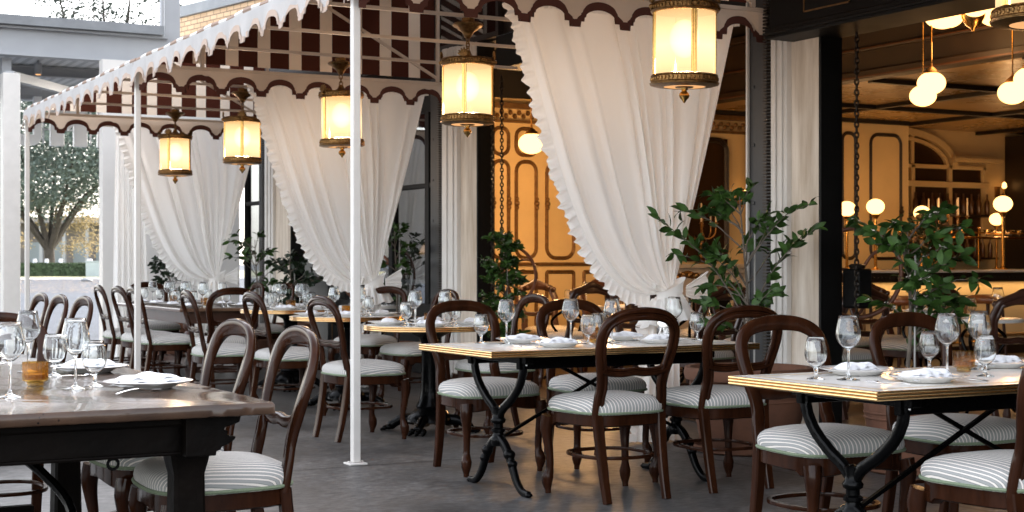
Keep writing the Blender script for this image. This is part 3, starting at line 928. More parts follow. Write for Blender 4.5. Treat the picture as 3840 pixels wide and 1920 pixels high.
# ------------------------------------------------------------------ curtains
def lerp(a, b, t): return a + (b - a) * t
def bez(p0, p1, p2, p3, t):
    s = 1 - t
    return (s * s * s * p0[0] + 3 * s * s * t * p1[0] + 3 * s * t * t * p2[0] + t * t * t * p3[0],
            s * s * s * p0[1] + 3 * s * s * t * p1[1] + 3 * s * t * t * p2[1] + t * t * t * p3[1])
CX = 5.70
def cbase(u, v):
    """point (x, z) of the gathered drape, relative to the tie at x = CX"""
    k = u ** 0.75
    p0 = (lerp(4.56, 6.27, u), 2.83)
    p1 = (lerp(4.83, 6.10, k), lerp(1.95, 2.2, k))
    p2 = (lerp(5.00, 5.95, k), lerp(0.86, 1.70, k))
    p3 = (lerp(5.66, 5.76, u), lerp(0.985, 1.06, u))
    x, z = bez(p0, p1, p2, p3, v)
    return x - CX, z
def make_curtain(seed):
    rr = random.Random(seed)
    C_ = empty('tied_curtain', (CX, 0, 0), 0, 'x', 'curtain', 'tied back white curtains between the bays')
    nf = 11
    ph = [rr.uniform(-0.9, 0.9) for _ in range(nf + 2)]
    am = [rr.uniform(0.25, 1.3) for _ in range(nf + 2)]
    def fold(u, v):
        t = (u + 0.035 * math.sin(2 * PI * u * 1.7 + ph[0]) + 0.018 * math.sin(2 * PI * u * 4.3 + ph[1])) * nf; t = min(max(t, 0), nf); i = min(int(t), nf); f = t - i
        a = lerp(am[i], am[i + 1], f); p = lerp(ph[i], ph[i + 1], f)
        w = math.sin(2 * PI * t + p * (0.6 + 1.6 * v)) + 0.30 * math.sin(4 * PI * t + 3 * p + 2 * v) + 0.22 * math.sin(2 * PI * t * 2.7 + 5 * p) * v
        A_ = 0.030 * min(1, 0.45 + 1.6 * v) * (1 - 0.80 * max(0, (v - 0.55) / 0.45) ** 1.3)
        return A_ * a * w
    d = MB()
    def fn(u, v):
        x, z = cbase(u, v)
        y = fold(u, v) + 0.02 * math.sin(3 * v + 2 * u)
        bul = 0.05 * math.sin(PI * v) * (1 - u)
        return (x + 0.25 * fold(u + 0.01, v), y - bul, z)
    d.grid(fn, 190, 44)
    # heading band under the rail
    D_ = d.build('drape', M['curtain'], C_, fixn=False)
    # gathered heading
    h = MB(); h.grid(lambda u, v: (lerp(4.54, 6.29, u) - CX, 0.022 * math.sin(2 * PI * u * 42) - 0.01, 2.79 + 0.09 * v), 190, 2)
    h.build('heading', M['curtain'], C_, fixn=False)
    h = MB(); h.tube([(4.5 - CX, 0, 2.86), (6.33 - CX, 0, 2.86)], 0.012, 8, ref=(0, 0, 1)); h.build('rail', M['frame'], C_)
    # ruffle along the leading edge
    r = MB()
    def rf(u, v):
        x, z = cbase(0, v); x2, z2 = cbase(0, min(1, v + 0.01)); x1, z1 = cbase(0, max(0, v - 0.01))
        tx, tz = x2 - x1, z2 - z1; l = math.hypot(tx, tz) or 1
        nx, nz = tz / l, -tx / l
        if nx > 0: nx, nz = -nx, -nz
        s = v * 36
        wv = math.sin(2 * PI * s + 1.4 * math.sin(s * 0.7)) + 0.4 * math.sin(2 * PI * s * 1.9 + 2)
        wdt = 0.082 * (1 + 0.12 * math.sin(s * 2.3) + 0.07 * math.sin(s * 5.1 + 1)) * u
        y = 0.020 * wv * u + fold(0, v) - 0.05 * math.sin(PI * v) - 0.004
        sh = 0.0
        return (x + nx * wdt + tx / l * sh, y, z + nz * wdt + tz / l * sh)
    r.grid(rf, 5, 480)
    r.build('ruffle', M['curtain'], C_, fixn=False)
    # tie band
    t = MB()
    def tf(u, v):
        a = 2 * PI * u
        return (0.02 + 0.105 * math.cos(a) * (1 - 0.1 * math.sin(PI * v)) + 0.02 * v, 0.075 * math.sin(a), lerp(0.95, 1.04, v) + 0.06 * math.cos(a) * 0.9)
    t.grid(tf, 32, 5)
    # knot wings
    def wing(sx, tilt, ln):
        def f(u, v):
            w = math.sin(v * 2 * PI * 4) * 0.012 * (0.3 + u)
            return (0.11 * (1 if sx > 0 else 0.6) + sx * ln * u, -0.07 + w - 0.02 * u, 1.0 + tilt * u + (v - 0.5) * (0.07 + 0.14 * u) + 0.02 * math.sin(v * 9) * u)
        t.grid(f, 8, 24)
    wing(1, 0.02, 0.16)
    t.build('tie_back', M['curtain'], C_, fixn=False)
    # skirt ruffle below the band
    s_ = MB()
    def sf(u, v):
        a = 2 * PI * u
        rr_ = 0.10 + 0.10 * v
        return (0.0 + rr_ * math.cos(a) * (1 + 0.10 * math.sin(u * 2 * PI * 14)), rr_ * 0.7 * math.sin(a) * (1 + 0.12 * math.sin(u * 2 * PI * 14)), 0.97 - 0.17 * v + 0.03 * math.cos(a) + 0.012 * math.sin(u * 2 * PI * 9) * v)
    s_.grid(sf, 130, 6)
    s_.build('skirt_ruffle', M['curtain'], C_, fixn=False)
    # tail to the floor
    tl = MB()
    def tfn(u, v):
        x = lerp(-0.12, 0.10, u) * (1 + 0.55 * v) - 0.05 * v
        w = 0.030 * math.sin(2 * PI * u * 6 + 0.8 * math.sin(3 * v)) * (0.6 + v)
        return (x, w, 0.90 - 0.885 * v)
    tl.grid(tfn, 60, 14)
    tl.build('tail', M['curtain'], C_, fixn=False)
    r = MB()
    def rf2(u, v):
        x = -0.12 * (1 + 0.55 * v) - 0.05 * v
        wv = math.sin(2 * PI * v * 18 + math.sin(9 * v))
        return (x - 0.075 * u * (1 + 0.2 * math.sin(v * 40)), 0.03 * wv * u, 0.90 - 0.885 * v + 0.014 * wv * u)
    r.grid(rf2, 4, 160)
    r.build('ruffle', M['curtain'], C_, fixn=False)
    return C_
for i, (y, lab) in enumerate(((8.255, 'largest tied white curtain with ruffled edge, sweeping down behind the middle table'),
                              (13.12, 'tied white curtain behind the white awning post, over the round tables'),
                              (17.92, 'tied white curtain at the street end, behind the long dark table'))):
    c = make_curtain(20 + i)
    c.location = (CX, y, 0)
    tag(c, lab, 'curtain', 'tied back white curtains between the bays')
# straight hanging curtain at the street end
c = MB()
def hf(u, v):
    x = 4.58 + 0.42 * u * (0.8 + 0.3 * v); w = 0.035 * math.sin(2 * PI * u * 6 + 1.2 * math.sin(2 * v)) * (0.5 + 0.7 * v)
    return (x - 0.03 * v - 4.5, w, 2.82 - 2.80 * v)
c.grid(hf, 90, 20)
HC = empty('hanging_curtain', (4.5, 18.25, 0), 0, 'straight white curtain hanging to the floor at the street end', 'curtain')
c.build('drape', M['curtain'], HC, fixn=False)
c = MB(); c.tube([(-0.15, 0, 2.83), (0.6, 0, 2.83)], 0.012, ref=(0, 0, 1)); c.build('rail', M['frame'], HC)

# grey drape behind the shopfront glass
c = MB()
def gf(u, v):
    y = 13.7 + 1.1 * u; y = lerp(y, 13.72 + 0.25 * u, max(0, v) ** 1.6)
    return (0.05 * math.sin(2 * PI * u * 11), y - 13.7, 2.75 - 1.7 * v)
c.grid(gf, 120, 20)
gd = c.build('grey_drape', M['cloth_grey'], fixn=False); gd.location = (7.12, 13.7, 0)
tag(gd, 'grey striped drape tied behind the dark shopfront glass', 'drape')
c = MB(); c.grid(lambda u, v: (0.04 * math.sin(2 * PI * u * 8), lerp(0.9 * u, 0.2 * u + 0.7, v ** 1.5), 2.75 - 1.3 * v), 100, 16)
gd = c.build('grey_drape', mat('teal_drape', (0.20, 0.27, 0.25), 0.8), fixn=False); gd.location = (7.12, 18.7, 0)
tag(gd, 'pale grey green drape behind the dark glass at the street end', 'drape')

# ------------------------------------------------------------------ lanterns
def UP(mb):
    mb.v = [(p[0], p[1], p[2] + 0.135) for p in mb.v]
    return mb
def make_lantern():
    L = empty('hanging_lantern', (0, 0, 0), 0, 'x', 'lantern', 'brass lanterns hung from the awning bars')
    b = MB(); b.lathe([(0.001, 0.03), (0.045, 0.03), (0.047, 0.0), (0.10, -0.004), (0.108, -0.014), (0.100, -0.026), (0.078, -0.034), (0.070, -0.046), (0.045, -0.062), (0.030, -0.082), (0.024, -0.098), (0.014, -0.108), (0.001, -0.112)], 28)
    b.build('canopy', M['brass_old'], L)
    b = MB()
    for i in range(3):
        z = -0.122 - i * 0.031
        pts = []
        for k in range(12):
            a = 2 * PI * k / 12
            if i % 2: pts.append((0.014 * math.cos(a), 0, z + 0.024 * math.sin(a)))
            else: pts.append((0, 0.014 * math.cos(a), z + 0.024 * math.sin(a)))
        b.tube(pts, 0.0045, 6, True, ref=((0, 1, 0) if i % 2 else (1, 0, 0)))
    b.build('chain', M['brass_old'], L)
    b = MB(); b.lathe([(0.001, -0.190), (0.016, -0.191), (0.020, -0.200), (0.024, -0.211), (0.033, -0.224), (0.052, -0.238), (0.085, -0.249), (0.120, -0.256), (0.165, -0.260)], 28)
    b.build('dome', M['brass_old'], L)
    # crown ring with teeth
    b = MB(); b.open_lathe([(0.160, -0.385), (0.184, -0.388), (0.188, -0.396), (0.180, -0.400), (0.180, -0.425), (0.187, -0.430), (0.182, -0.438), (0.160, -0.440), (0.160, -0.385)], 36)
    for i in range(48):
        a = 2 * PI * i / 48
        b.box(-0.002, 0, 0, 0.002, 0, 0) if False else None
        c, s = math.cos(a), math.sin(a)
        p = (0.183 * c, 0.183 * s, -0.4125)
        b.sphere(p, 0.0062, 5, 4, 1.8)
    UP(b).build('crown_ring', M['brass_old'], L)
    for i in range(4):
        b = MB()
        a = PI / 4 + PI / 2 * i
        c, s = math.cos(a), math.sin(a)
        for k in range(-3, 4):                                                # palmette of seven lobes
            an = k * 0.36
            ln = 0.062 * math.cos(an * 0.6)
            base = Vector((0.184 * c, 0.184 * s, -0.394))
            tdir = Vector((-s, c, 0)) * math.sin(an) + Vector((0, 0, 1)) * math.cos(an)
            pts = [base + tdir * (ln * q / 4) for q in range(5)]
            b.tube(pts, 0.0075, 5, ref=(c, s, 0), scales=[0.5, 0.8, 0.9, 1.2, 0.5])
        b.sphere((0.188 * c, 0.188 * s, -0.41), 0.016, 8, 6)
        UP(b).build('palmette', M['brass_old'], L)
    # glass cylinder
    b = MB(); b.open_lathe([(0.166, -0.440), (0.166, -0.775)], 40)
    UP(b).build('glass_shade', M['lglass'], L)
    b = MB(); b.sphere((0, 0, -0.58), 0.085, 18, 12, 1.25); UP(b).build('lamp_bulb', M['bulb'], L)
    for i in range(4):
        a = PI / 4 + PI / 2 * i
        b = MB()
        c, s = math.cos(a), math.sin(a)
        for off, r in ((-0.010, 0.006), (0.010, 0.006), (0.0, 0.008)):
            b.tube([(0.172 * c - s * off, 0.172 * s + c * off, -0.440), (0.172 * c - s * off, 0.172 * s + c * off, -0.776)], r, 6)
        UP(b).build('upright', M['brass'], L)
    b = MB(); b.open_lathe([(0.160, -0.775), (0.180, -0.778), (0.184, -0.785), (0.178, -0.790), (0.180, -0.815), (0.190, -0.822), (0.186, -0.832), (0.165, -0.838), (0.12, -0.843), (0.11, -0.836), (0.055, -0.838), (0.045, -0.846), (0.02, -0.846), (0.001, -0.846)], 36)
    for i in range(48):
        a = 2 * PI * i / 48
        b.sphere((0.181 * math.cos(a), 0.181 * math.sin(a), -0.802), 0.0065, 5, 4, 1.8)
    UP(b).build('base_ring', M['brass_old'], L)
    b = MB(); b.open_lathe([(0.052, -0.8405), (0.113, -0.8405)], 30); 
    UP(b).build('lower_glass', emis('lantern_floor_glow', (1.0, 0.5, 0.2), 1.0 * ES), L)
    b = MB(); b.lathe([(0.022, -0.845), (0.020, -0.856), (0.012, -0.862), (0.024, -0.874), (0.030, -0.888), (0.024, -0.902), (0.014, -0.912), (0.006, -0.925), (0.001, -0.930)], 14)
    UP(b).build('finial', M['brass'], L)
    ld = bpy.data.lights.new('lantern_light', 'POINT'); ld.energy = 17; ld.color = (1.0, 0.70, 0.46); ld.shadow_soft_size = 0.07
    lo = bpy.data.objects.new('lantern_light', ld); COL.objects.link(lo); lo.parent = L; lo.location = (0, 0, -0.585)
    return L
lp = placer(make_lantern())
ZB = 2.85
LG = 'brass lanterns hung from the awning bars'
lp((4.78, 6.74, ZB), R(27), 'big brass lantern in front of the largest curtain, over the middle table', LG)
lp((4.78, 9.33, ZB), R(10), 'brass lantern hanging whole between the awning post and the largest curtain', LG)
lp((4.78, 11.64, ZB), R(60), 'brass lantern partly hidden behind the white awning post', LG)
lp((4.78, 14.13, ZB), R(25), 'brass lantern half covered by the ruffle of the second curtain', LG)
lp((4.78, 16.42, ZB), R(5), 'smallest brass lantern, in front of the street end curtain', LG)
lp((4.78, 4.30, ZB), R(40), 'brass lantern cut by the picture corner above the bar room', LG)
rt_ = random.Random(77)
for o_ in list(bpy.data.objects):
    if o_.name.startswith('hanging_lantern'): o_.rotation_euler.x = R(rt_.uniform(-1.2, 1.2)); o_.rotation_euler.y = R(rt_.uniform(-1.2, 1.2))
#==FURNITURE==
# ------------------------------------------------------------------ chairs
def rrect(w, h, bev):
    """bevelled rectangle profile"""
    w /= 2; h /= 2
    return [(-w + bev, -h), (w - bev, -h), (w, -h + bev), (w, h - bev), (w - bev, h), (-w + bev, h), (-w, h - bev), (-w, -h + bev)]
def seat_outline(n=48, grow=0.0):
    """rounded trapezoid, wide at the front (+y)"""
    out = []
    for i in range(n):
        a = 2 * PI * i / n
        ca, sa = math.cos(a), math.sin(a)
        e = 0.52
        x = math.copysign(abs(ca) ** e, ca); y = math.copysign(abs(sa) ** e, sa)
        half = lerp(0.222, 0.276, (y + 1) / 2) + grow
        out.append((x * half, 0.262 + y * (0.232 + grow) + (0.018 * (1 - x * x) if y > 0 else 0)))
    return out
def make_chair(wood, carved=False):
    C_ = empty('balloon_back_chair' if not carved else 'carved_back_chair', (0, 0, 0), 0, 'x', 'chair', 'x')
    # back ring: one continuous hoop from seat to seat, moulded on the front face
    R_ = [(0.190, 0.075, 0.415), (0.190, 0.078, 0.47), (0.186, 0.080, 0.53), (0.180, 0.078, 0.575), (0.184, 0.070, 0.63), (0.198, 0.058, 0.69), (0.210, 0.046, 0.745),
          (0.217, 0.034, 0.80), (0.213, 0.020, 0.855), (0.190, 0.006, 0.902), (0.150, -0.004, 0.930), (0.100, -0.010, 0.945), (0.050, -0.013, 0.951), (0.0, -0.014, 0.953)]
    if carved:
        R_ = [(x * 1.02, y, z) for x, y, z in R_]
        R_[-1] = (0, -0.014, 0.968); R_[-2] = (0.05, -0.013, 0.958); R_[-5] = (0.185, 0.006, 0.915); R_[-6] = (0.205, 0.02, 0.86)
    R_ = [(x, lerp(0.075, -0.050, (z - 0.415) / 0.54) + 0.012 * math.sin(PI * (z - 0.415) / 0.54), 0.415 + (z - 0.415) * 0.968) for x, y, z in R_]
    pts = R_ + [(-x, y, z) for x, y, z in R_[-2::-1]]
    P = cr(pts, 4)
    sc = []
    N = len(P)
    for i, p in enumerate(P):
        t = abs(2 * i / (N - 1) - 1)                     # 1 at the seat, 0 at the crest
        w = 1.22 + 0.18 * math.exp(-((t - 0.0) / 0.22) ** 2)
        if carved: w *= 1.25 + 0.5 * math.exp(-(t / 0.09) ** 2)
        sc.append((w, 1.0))
    # profile: a across the member, b along +y (front face carries the moulding)
    prof = [(-0.0235, -0.010), (-0.018, -0.016), (0.018, -0.016), (0.0235, -0.010), (0.0235, 0.004), (0.020, 0.010), (0.012, 0.014), (0.004, 0.014), (0.001, 0.005), (-0.006, 0.005), (-0.009, 0.012), (-0.016, 0.014), (-0.022, 0.010), (-0.0235, 0.003)]
    b = MB(); b.sweep(P, prof, (0, -1, 0.12), sc)
    # crossrail closing the balloon
    CR_ = [(-0.190, 0.064, 0.672), (-0.15, 0.066, 0.655), (-0.07, 0.067, 0.648), (0, 0.066, 0.654), (0.07, 0.067, 0.648), (0.15, 0.066, 0.655), (0.190, 0.064, 0.672)]
    cx = cr([(x, lerp(0.075, -0.050, (z - 0.415) / 0.54) + 0.010, 0.415 + (z - 0.415) * 0.968) for x, y, z in CR_], 4)
    b.sweep(cx, [(p[0] * 0.95, p[1] * 0.9) for p in prof], (0, -1, 0.12))
    if carved:
        for sx in (-0.2, -0.13, 0.13, 0.2):
            b.sphere((sx, 0.0, 0.955 - abs(sx) * 0.28), 0.026, 8, 6)
    b.build('back_frame', wood, C_, angle=50)
    # rear legs
    for s in (-1, 1):
        b = MB(); b.sweep(cr([(s * 0.178, 0.0, 0.0), (s * 0.180, 0.028, 0.12), (s * 0.184, 0.056, 0.28), (s * 0.190, 0.075, 0.43)], 4), rrect(0.050, 0.040, 0.006), (0, 1, 0),
                          [0.82 + 0.22 * i / 12 for i in range(13)])
        b.build('leg', wood, C_)
    # front cabriole legs
    for s in (-1, 1):
        path = [(s * 0.238, 0.462, 0.40), (s * 0.244, 0.472, 0.345), (s * 0.240, 0.468, 0.28), (s * 0.234, 0.458, 0.20), (s * 0.234, 0.456, 0.13), (s * 0.240, 0.466, 0.085), (s * 0.242, 0.468, 0.055), (s * 0.240, 0.464, 0.02), (s * 0.240, 0.462, 0.0)]
        scl = [1.7, 1.6, 1.2, 0.92, 0.9, 1.4, 1.28, 0.75, 0.72]
        PP = cr(path, 4); SS = []
        for i in range(len(PP)):
            t = i / 4; k = min(int(t), len(scl) - 2); SS.append(lerp(scl[k], scl[k + 1], t - k))
        b = MB(); b.sweep(PP, [(0.022 * math.cos(2 * PI * q / 10 + 0.3) * 1.0, 0.022 * math.sin(2 * PI * q / 10 + 0.3)) for q in range(10)], (0, 1, 0), SS)
        b.build('leg', wood, C_)
    # seat rail
    o = seat_outline(48, -0.004)
    b = MB(); n = len(o)
    vs = []; fs = []
    for i, (x, y) in enumerate(o):
        lo = 0.372
        if y > 0.40: lo = 0.372 - 0.0 + 0.012 * math.cos(x * 13) - 0.006
        for (dz, k) in ((lo, 0.97), (lo + 0.006, 1.0), (0.438, 1.0), (0.438, 0.86)):
            vs.append((x * k, 0.262 + (y - 0.262) * k, dz))
        vs.append((x * 0.86, 0.262 + (y - 0.262) * 0.86, lo))
    for i in range(n):
        j = (i + 1) % n
        for q in range(5):
            r = (q + 1) % 5
            fs.append((i * 5 + q, j * 5 + q, j * 5 + r, i * 5 + r))
    b.add(vs, fs)
    b.build('seat_rail', wood, C_)
    # cushion
    b = MB(); rings = 9
    o = seat_outline(48, 0.004)
    vs = [(x, y, 0.432) for x, y in o]
    prof_ = [(1.0, 0.443), (1.012, 0.456), (1.0, 0.470), (0.965, 0.482), (0.90, 0.492), (0.78, 0.501), (0.6, 0.508), (0.4, 0.512), (0.2, 0.514)]
    for k, z in prof_:
        vs += [(x * k, 0.262 + (y - 0.262) * k, z) for x, y in o]
    vs.append((0, 0.262, 0.5145)); vs = [(x, y, 0.432 + (z - 0.432) * 1.18) for x, y, z in vs]; fs = []
    for j in range(len(prof_)):
        for i in range(48):
            q = (i + 1) % 48
            fs.append((j * 48 + i, j * 48 + q, (j + 1) * 48 + q, (j + 1) * 48 + i))
    t = len(prof_) * 48
    for i in range(48): fs.append((t + i, t + (i + 1) % 48, len(vs) - 1))
    b.add(vs, fs); so = b.build('seat', M['seat'], C_, angle=80)
    me = so.data; uvl = me.uv_layers.new(name='stretch')
    for lp_ in me.loops:
        x, y, z = me.vertices[lp_.vertex_index].co
        drop = max(0.0, 0.498 - z)
        e_ = min(1.0, abs(x) / 0.235) ** 4
        u = x * (1 + 0.10 * max(0, (y - 0.1) / 0.4) * 0) + math.copysign(drop * e_, x)
        uvl.data[lp_.index].uv = (u, y)
    b = MB(); b.tube([(x, y, 0.440) for x, y in seat_outline(48, 0.007)], 0.0068, 6, True, (0, 0, 1))
    b.build('piping', M['piping'], C_)
    # hoop stretcher
    b = MB()
    pts = []
    for i in range(40):
        a = 2 * PI * i / 40
        ca, sa = math.cos(a), math.sin(a)
        x = math.copysign(abs(ca) ** 0.75, ca) * 0.195; y = 0.245 + math.copysign(abs(sa) ** 0.75, sa) * 0.205
        pts.append((x, y, 0.215))
    b.sweep(pts, [(-0.010, -0.008), (0.010, -0.008), (0.012, 0), (0.010, 0.008), (-0.010, 0.008), (-0.012, 0)], (0, 0, 1), None, True)
    b.build('stretcher', wood, C_)
    return C_
ch = placer(make_chair(M['wood']))
GA = 'chairs at the middle brass edged table'
def ry(x, y, face): pass
UPY, DNY, PX, NX = 0.0, PI, -PI / 2, PI / 2      # facing +Y, -Y, +X, -X
def chair(x, y, rz, lab, g): return ch((x, y, 0), rz, lab, g)
# middle table
chair(4.165, 6.28, UPY + R(1), 'balloon back chair seen from behind, open ring framing the curtain tail', GA)
chair(4.835, 6.31, UPY - R(2), 'balloon back chair seen from behind, at the pot plant end of the middle table', GA)
chair(4.035, 7.93, DNY + R(2), 'balloon back chair behind the iron fork leg of the middle table', GA)
chair(4.765, 7.90, DNY - R(1), 'balloon back chair facing the camera across the middle table, ring behind the votive', GA)
# table at the picture edge
GB = 'chairs at the brass edged table by the bar room'
chair(4.07, 5.02, DNY, 'balloon back chair facing the camera between both brass edged tables, beside the white pier', GB)
chair(4.83, 5.06, DNY + R(2), 'balloon back chair behind three wine glasses and an amber votive', GB)
chair(4.03, 3.48, UPY - R(1), 'chair cut by the picture edge, only striped seat corner and stile showing', GB)
# worn wooden table
GC = 'chairs along the worn wooden table'
chair(1.865, 5.02, NX - R(3), 'glossy balloon back chair nearer the worn table corner, seat under the top', GC)
chair(1.875, 5.74, NX + R(1), 'glossy balloon back chair second along the worn wooden table', GC)
chair(1.22, 7.02, DNY - R(6), 'chair at the far end of the worn wooden table, behind wine glasses', GC)
# chairs in a row by the street
GD = 'row of chair backs by the street'
chair(2.30, 10.15, NX + R(2), 'chair back beside the steel column, first of three towards the camera', GD)
chair(2.28, 10.78, NX + R(2), 'chair back in the middle of the three by the street', GD)
chair(2.28, 11.42, NX + R(2), 'chair back last of the three by the street, farther off', GD)
# round tables
GE = 'chairs around the round tables'
chair(3.79, 9.48, PX + R(3), 'balloon back chair beside the free standing post, seat towards the post', GE)
chair(5.28, 9.34, NX, 'chair beyond the middle table, ring in front of the flowering plant', GE)
chair(5.58, 11.34, NX, 'chair pulled up to the second round table on its house side', GE)
chair(5.75, 12.9, NX + R(25), 'chair behind the second round table, below the curtain tie', GE)
chair(3.90, 11.20, PX, 'balloon back chair behind the two glossy ones, striped seat seen through a ring', GE)
chair(3.62, 11.98, PX - R(4), 'balloon back chair with sage seat edge between long table and round tables', GE)
chair(5.75, 15.6, NX, 'chair on the house side, nearer of two before the third pier', GE)
# long dark table
GF = 'chairs at the long dark table'
chair(4.30, 12.98, UPY, 'wide ring chair at the end of the long dark table, back to the camera', GF)
chair(3.70, 13.95, PX, 'chair on the street side of the long dark table, hidden partly by the post', GF)
chair(3.70, 14.50, PX + R(2), 'chair on the street side of the long dark table, middle of three', GF)
chair(3.70, 15.25, PX - R(2), 'chair on the street side of the long dark table, at the white end wall', GF)
chair(4.66, 17.1, DNY, 'chair at the head of the long dark table, facing the camera under the curtain', GF)
chair(5.62, 16.2, NX, 'chair on the house side of the long dark table, farther of two', GF)
# carved chairs inside
cc = placer(make_chair(M['wood_dark'], True))
GG = 'dark carved chairs inside the restaurant'
for (x, y, rz, lab) in ((7.2, 10.9, DNY, 'dark carved chair inside behind the flowering plant'),
                        (7.75, 11.5, DNY, 'dark carved chair below the double gilt panels'),
                        (8.35, 11.0, DNY, 'dark carved chair inside under the curtain edge'),
                        (9.15, 10.8, DNY, 'dark carved chair peeping out beside the curtain tie'),
                        (9.6, 10.6, DNY, 'dark carved chair inside before the fireplace'),
                        (7.05, 9.45, UPY + R(8), 'dark carved chair with its back to the round tables, first inside the black jamb'),
                        (7.95, 9.55, UPY - R(5), 'dark carved chair with its back to the terrace, behind the votive of the middle table'),
                        (7.45, 12.05, UPY + R(4), 'dark carved chair in the second inside row, under the tall gilt panels'),
                        (8.25, 12.15, UPY, 'dark carved chair in the second inside row, beside the curtain ruffle'),
                        (9.05, 12.20, UPY - R(6), 'dark carved chair in the second inside row, behind the largest curtain'),
                        (7.95, 13.9, DNY, 'dark carved chair against the gilt panelled wall'),
                        (8.75, 13.95, DNY, 'dark carved chair against the wall, under the lower gilt panel'),
                        (7.85, 8.75, UPY, 'dark carved chair behind the citrus plant in the bar room'),
                        (9.35, 9.50, UPY, 'dark carved chair in front of the leather bar stools'),
                        (8.10, 7.45, UPY - R(10), 'dark carved chair at the picture edge of the bar room')):
    cc((x, y, 0.004), rz, lab, GG)

# ------------------------------------------------------------------ rectangular brass edged tables
def edge_profile_box(mb, hx, hy, z0, ribs=3, r=0.0062, lip=0.0):
    loop = [(-hx, -hy), (hx, -hy), (hx, hy), (-hx, hy)]
    for k in range(ribs):
        z = z0 + 0.0062 + k * 0.0115
        for i in range(4):
            a, c = loop[i], loop[(i + 1) % 4]
            mb.tube([(a[0], a[1], z), (c[0], c[1], z)], r, 10, ref=(0, 0, 1))
        for p in loop: mb.sphere((p[0], p[1], z), r, 8, 6)
def make_bistro():
    T = empty('brass_edged_table', (0, 0, 0), 0, 'x', 'table', 'rectangular brass edged tables')
    hx, hy = 0.825, 0.41
    b = MB(); b.box(-hx + 0.001, -hy + 0.001, 0.716, hx - 0.001, hy - 0.001, 0.750)
    b.build('tabletop', M['marble'], T, smooth=False)
    b = MB()
    for (i, j) in ((0.055, 0.085),):
        b.box(-hx + i, -hy + i, 0.7505, hx - i, -hy + j, 0.7512); b.box(-hx + i, hy - j, 0.7505, hx - i, hy - i, 0.7512)
        b.box(-hx + i, -hy + j + 0.0005, 0.7505, -hx + j, hy - j - 0.0005, 0.7512); b.box(hx - j, -hy + j + 0.0005, 0.7505, hx - i, hy - j - 0.0005, 0.7512)
    b.build('inlay_border', M['marble_band'], T, smooth=False)
    b = MB(); edge_profile_box(b, hx, hy, 0.7155)
    b.build('brass_edge', M['brass_edge'], T)
    b = MB()
    for s in (-1, 1): b.box(-0.60, s * 0.27 - 0.016, 0.645, 0.60, s * 0.27 + 0.016, 0.715)
    for s in (-1, 1):
        b.box(s * 0.565 - 0.025, -0.33, 0.675, s * 0.565 + 0.025, 0.33, 0.7145)
    b.build('under_frame', M['iron'], T, bevel=0.004, smooth=False)
    b = MB()
    for s in (-1, 1):
        for sx in (-0.56, 0.56): b.sphere((sx, s * 0.288, 0.668), 0.008, 8, 6)
    b.build('bolt', M['silver'], T)
    for s in (-1, 1):
        b = MB(); X = s * 0.565
        rp_ = rrect(0.048, 0.036, 0.008)
        for q in (-1, 1):
            b.sweep(cr([(X, q * 0.27, 0.685), (X, q * 0.262, 0.62), (X, q * 0.215, 0.545), (X, q * 0.13, 0.475), (X, q * 0.055, 0.43), (X, q * 0.012, 0.385)], 5), rp_, (1, 0, 0), [0.9 + 0.02 * (i % 3) for i in range(26)])
            b.sweep(cr([(X, q * 0.012, 0.27), (X, q * 0.075, 0.235), (X, q * 0.135, 0.165), (X, q * 0.19, 0.075), (X, q * 0.255, 0.022), (X, q * 0.325, 0.013)], 5), rp_, (1, 0, 0), [1.05 - 0.012 * i for i in range(26)])
            b.sphere((X, q * 0.12, 0.195), 0.032, 10, 8, 0.9); b.sphere((X, q * 0.152, 0.150), 0.027, 10, 8, 0.9)
            b.sphere((X, q * 0.325, 0.013), 0.020, 10, 6, 0.6)
        b.lathe([(0.034, 0.23), (0.040, 0.25), (0.040, 0.27), (0.030, 0.28), (0.028, 0.30), (0.036, 0.305), (0.036, 0.318), (0.026, 0.325), (0.0255, 0.345), (0.037, 0.352), (0.040, 0.366), (0.033, 0.376), (0.028, 0.40), (0.032, 0.43), (0.001, 0.44)], 16, (X, 0, 0))
        b.build('forked_leg', M['iron'], T, angle=50)
    b = MB()
    for s in (-1, 1):
        b.sweep([(s * 0.56, 0.012 * s, 0.27), (-s * 0.20, 0.012 * s, 0.64)], [(-0.008, -0.008), (0.008, -0.008), (0.008, 0.008), (-0.008, 0.008)], (0, 1, 0))
    b.build('cross_rod', M['iron'], T, smooth=False)
    return T
bt = placer(make_bistro())
bt((4.315, 6.97, 0), 0, 'white topped rectangular table with ribbed brass edge, in the middle', 'rectangular brass edged tables')
bt((4.385, 4.315, 0), 0, 'white topped rectangular table with ribbed brass edge, cut by the picture edge', 'rectangular brass edged tables')

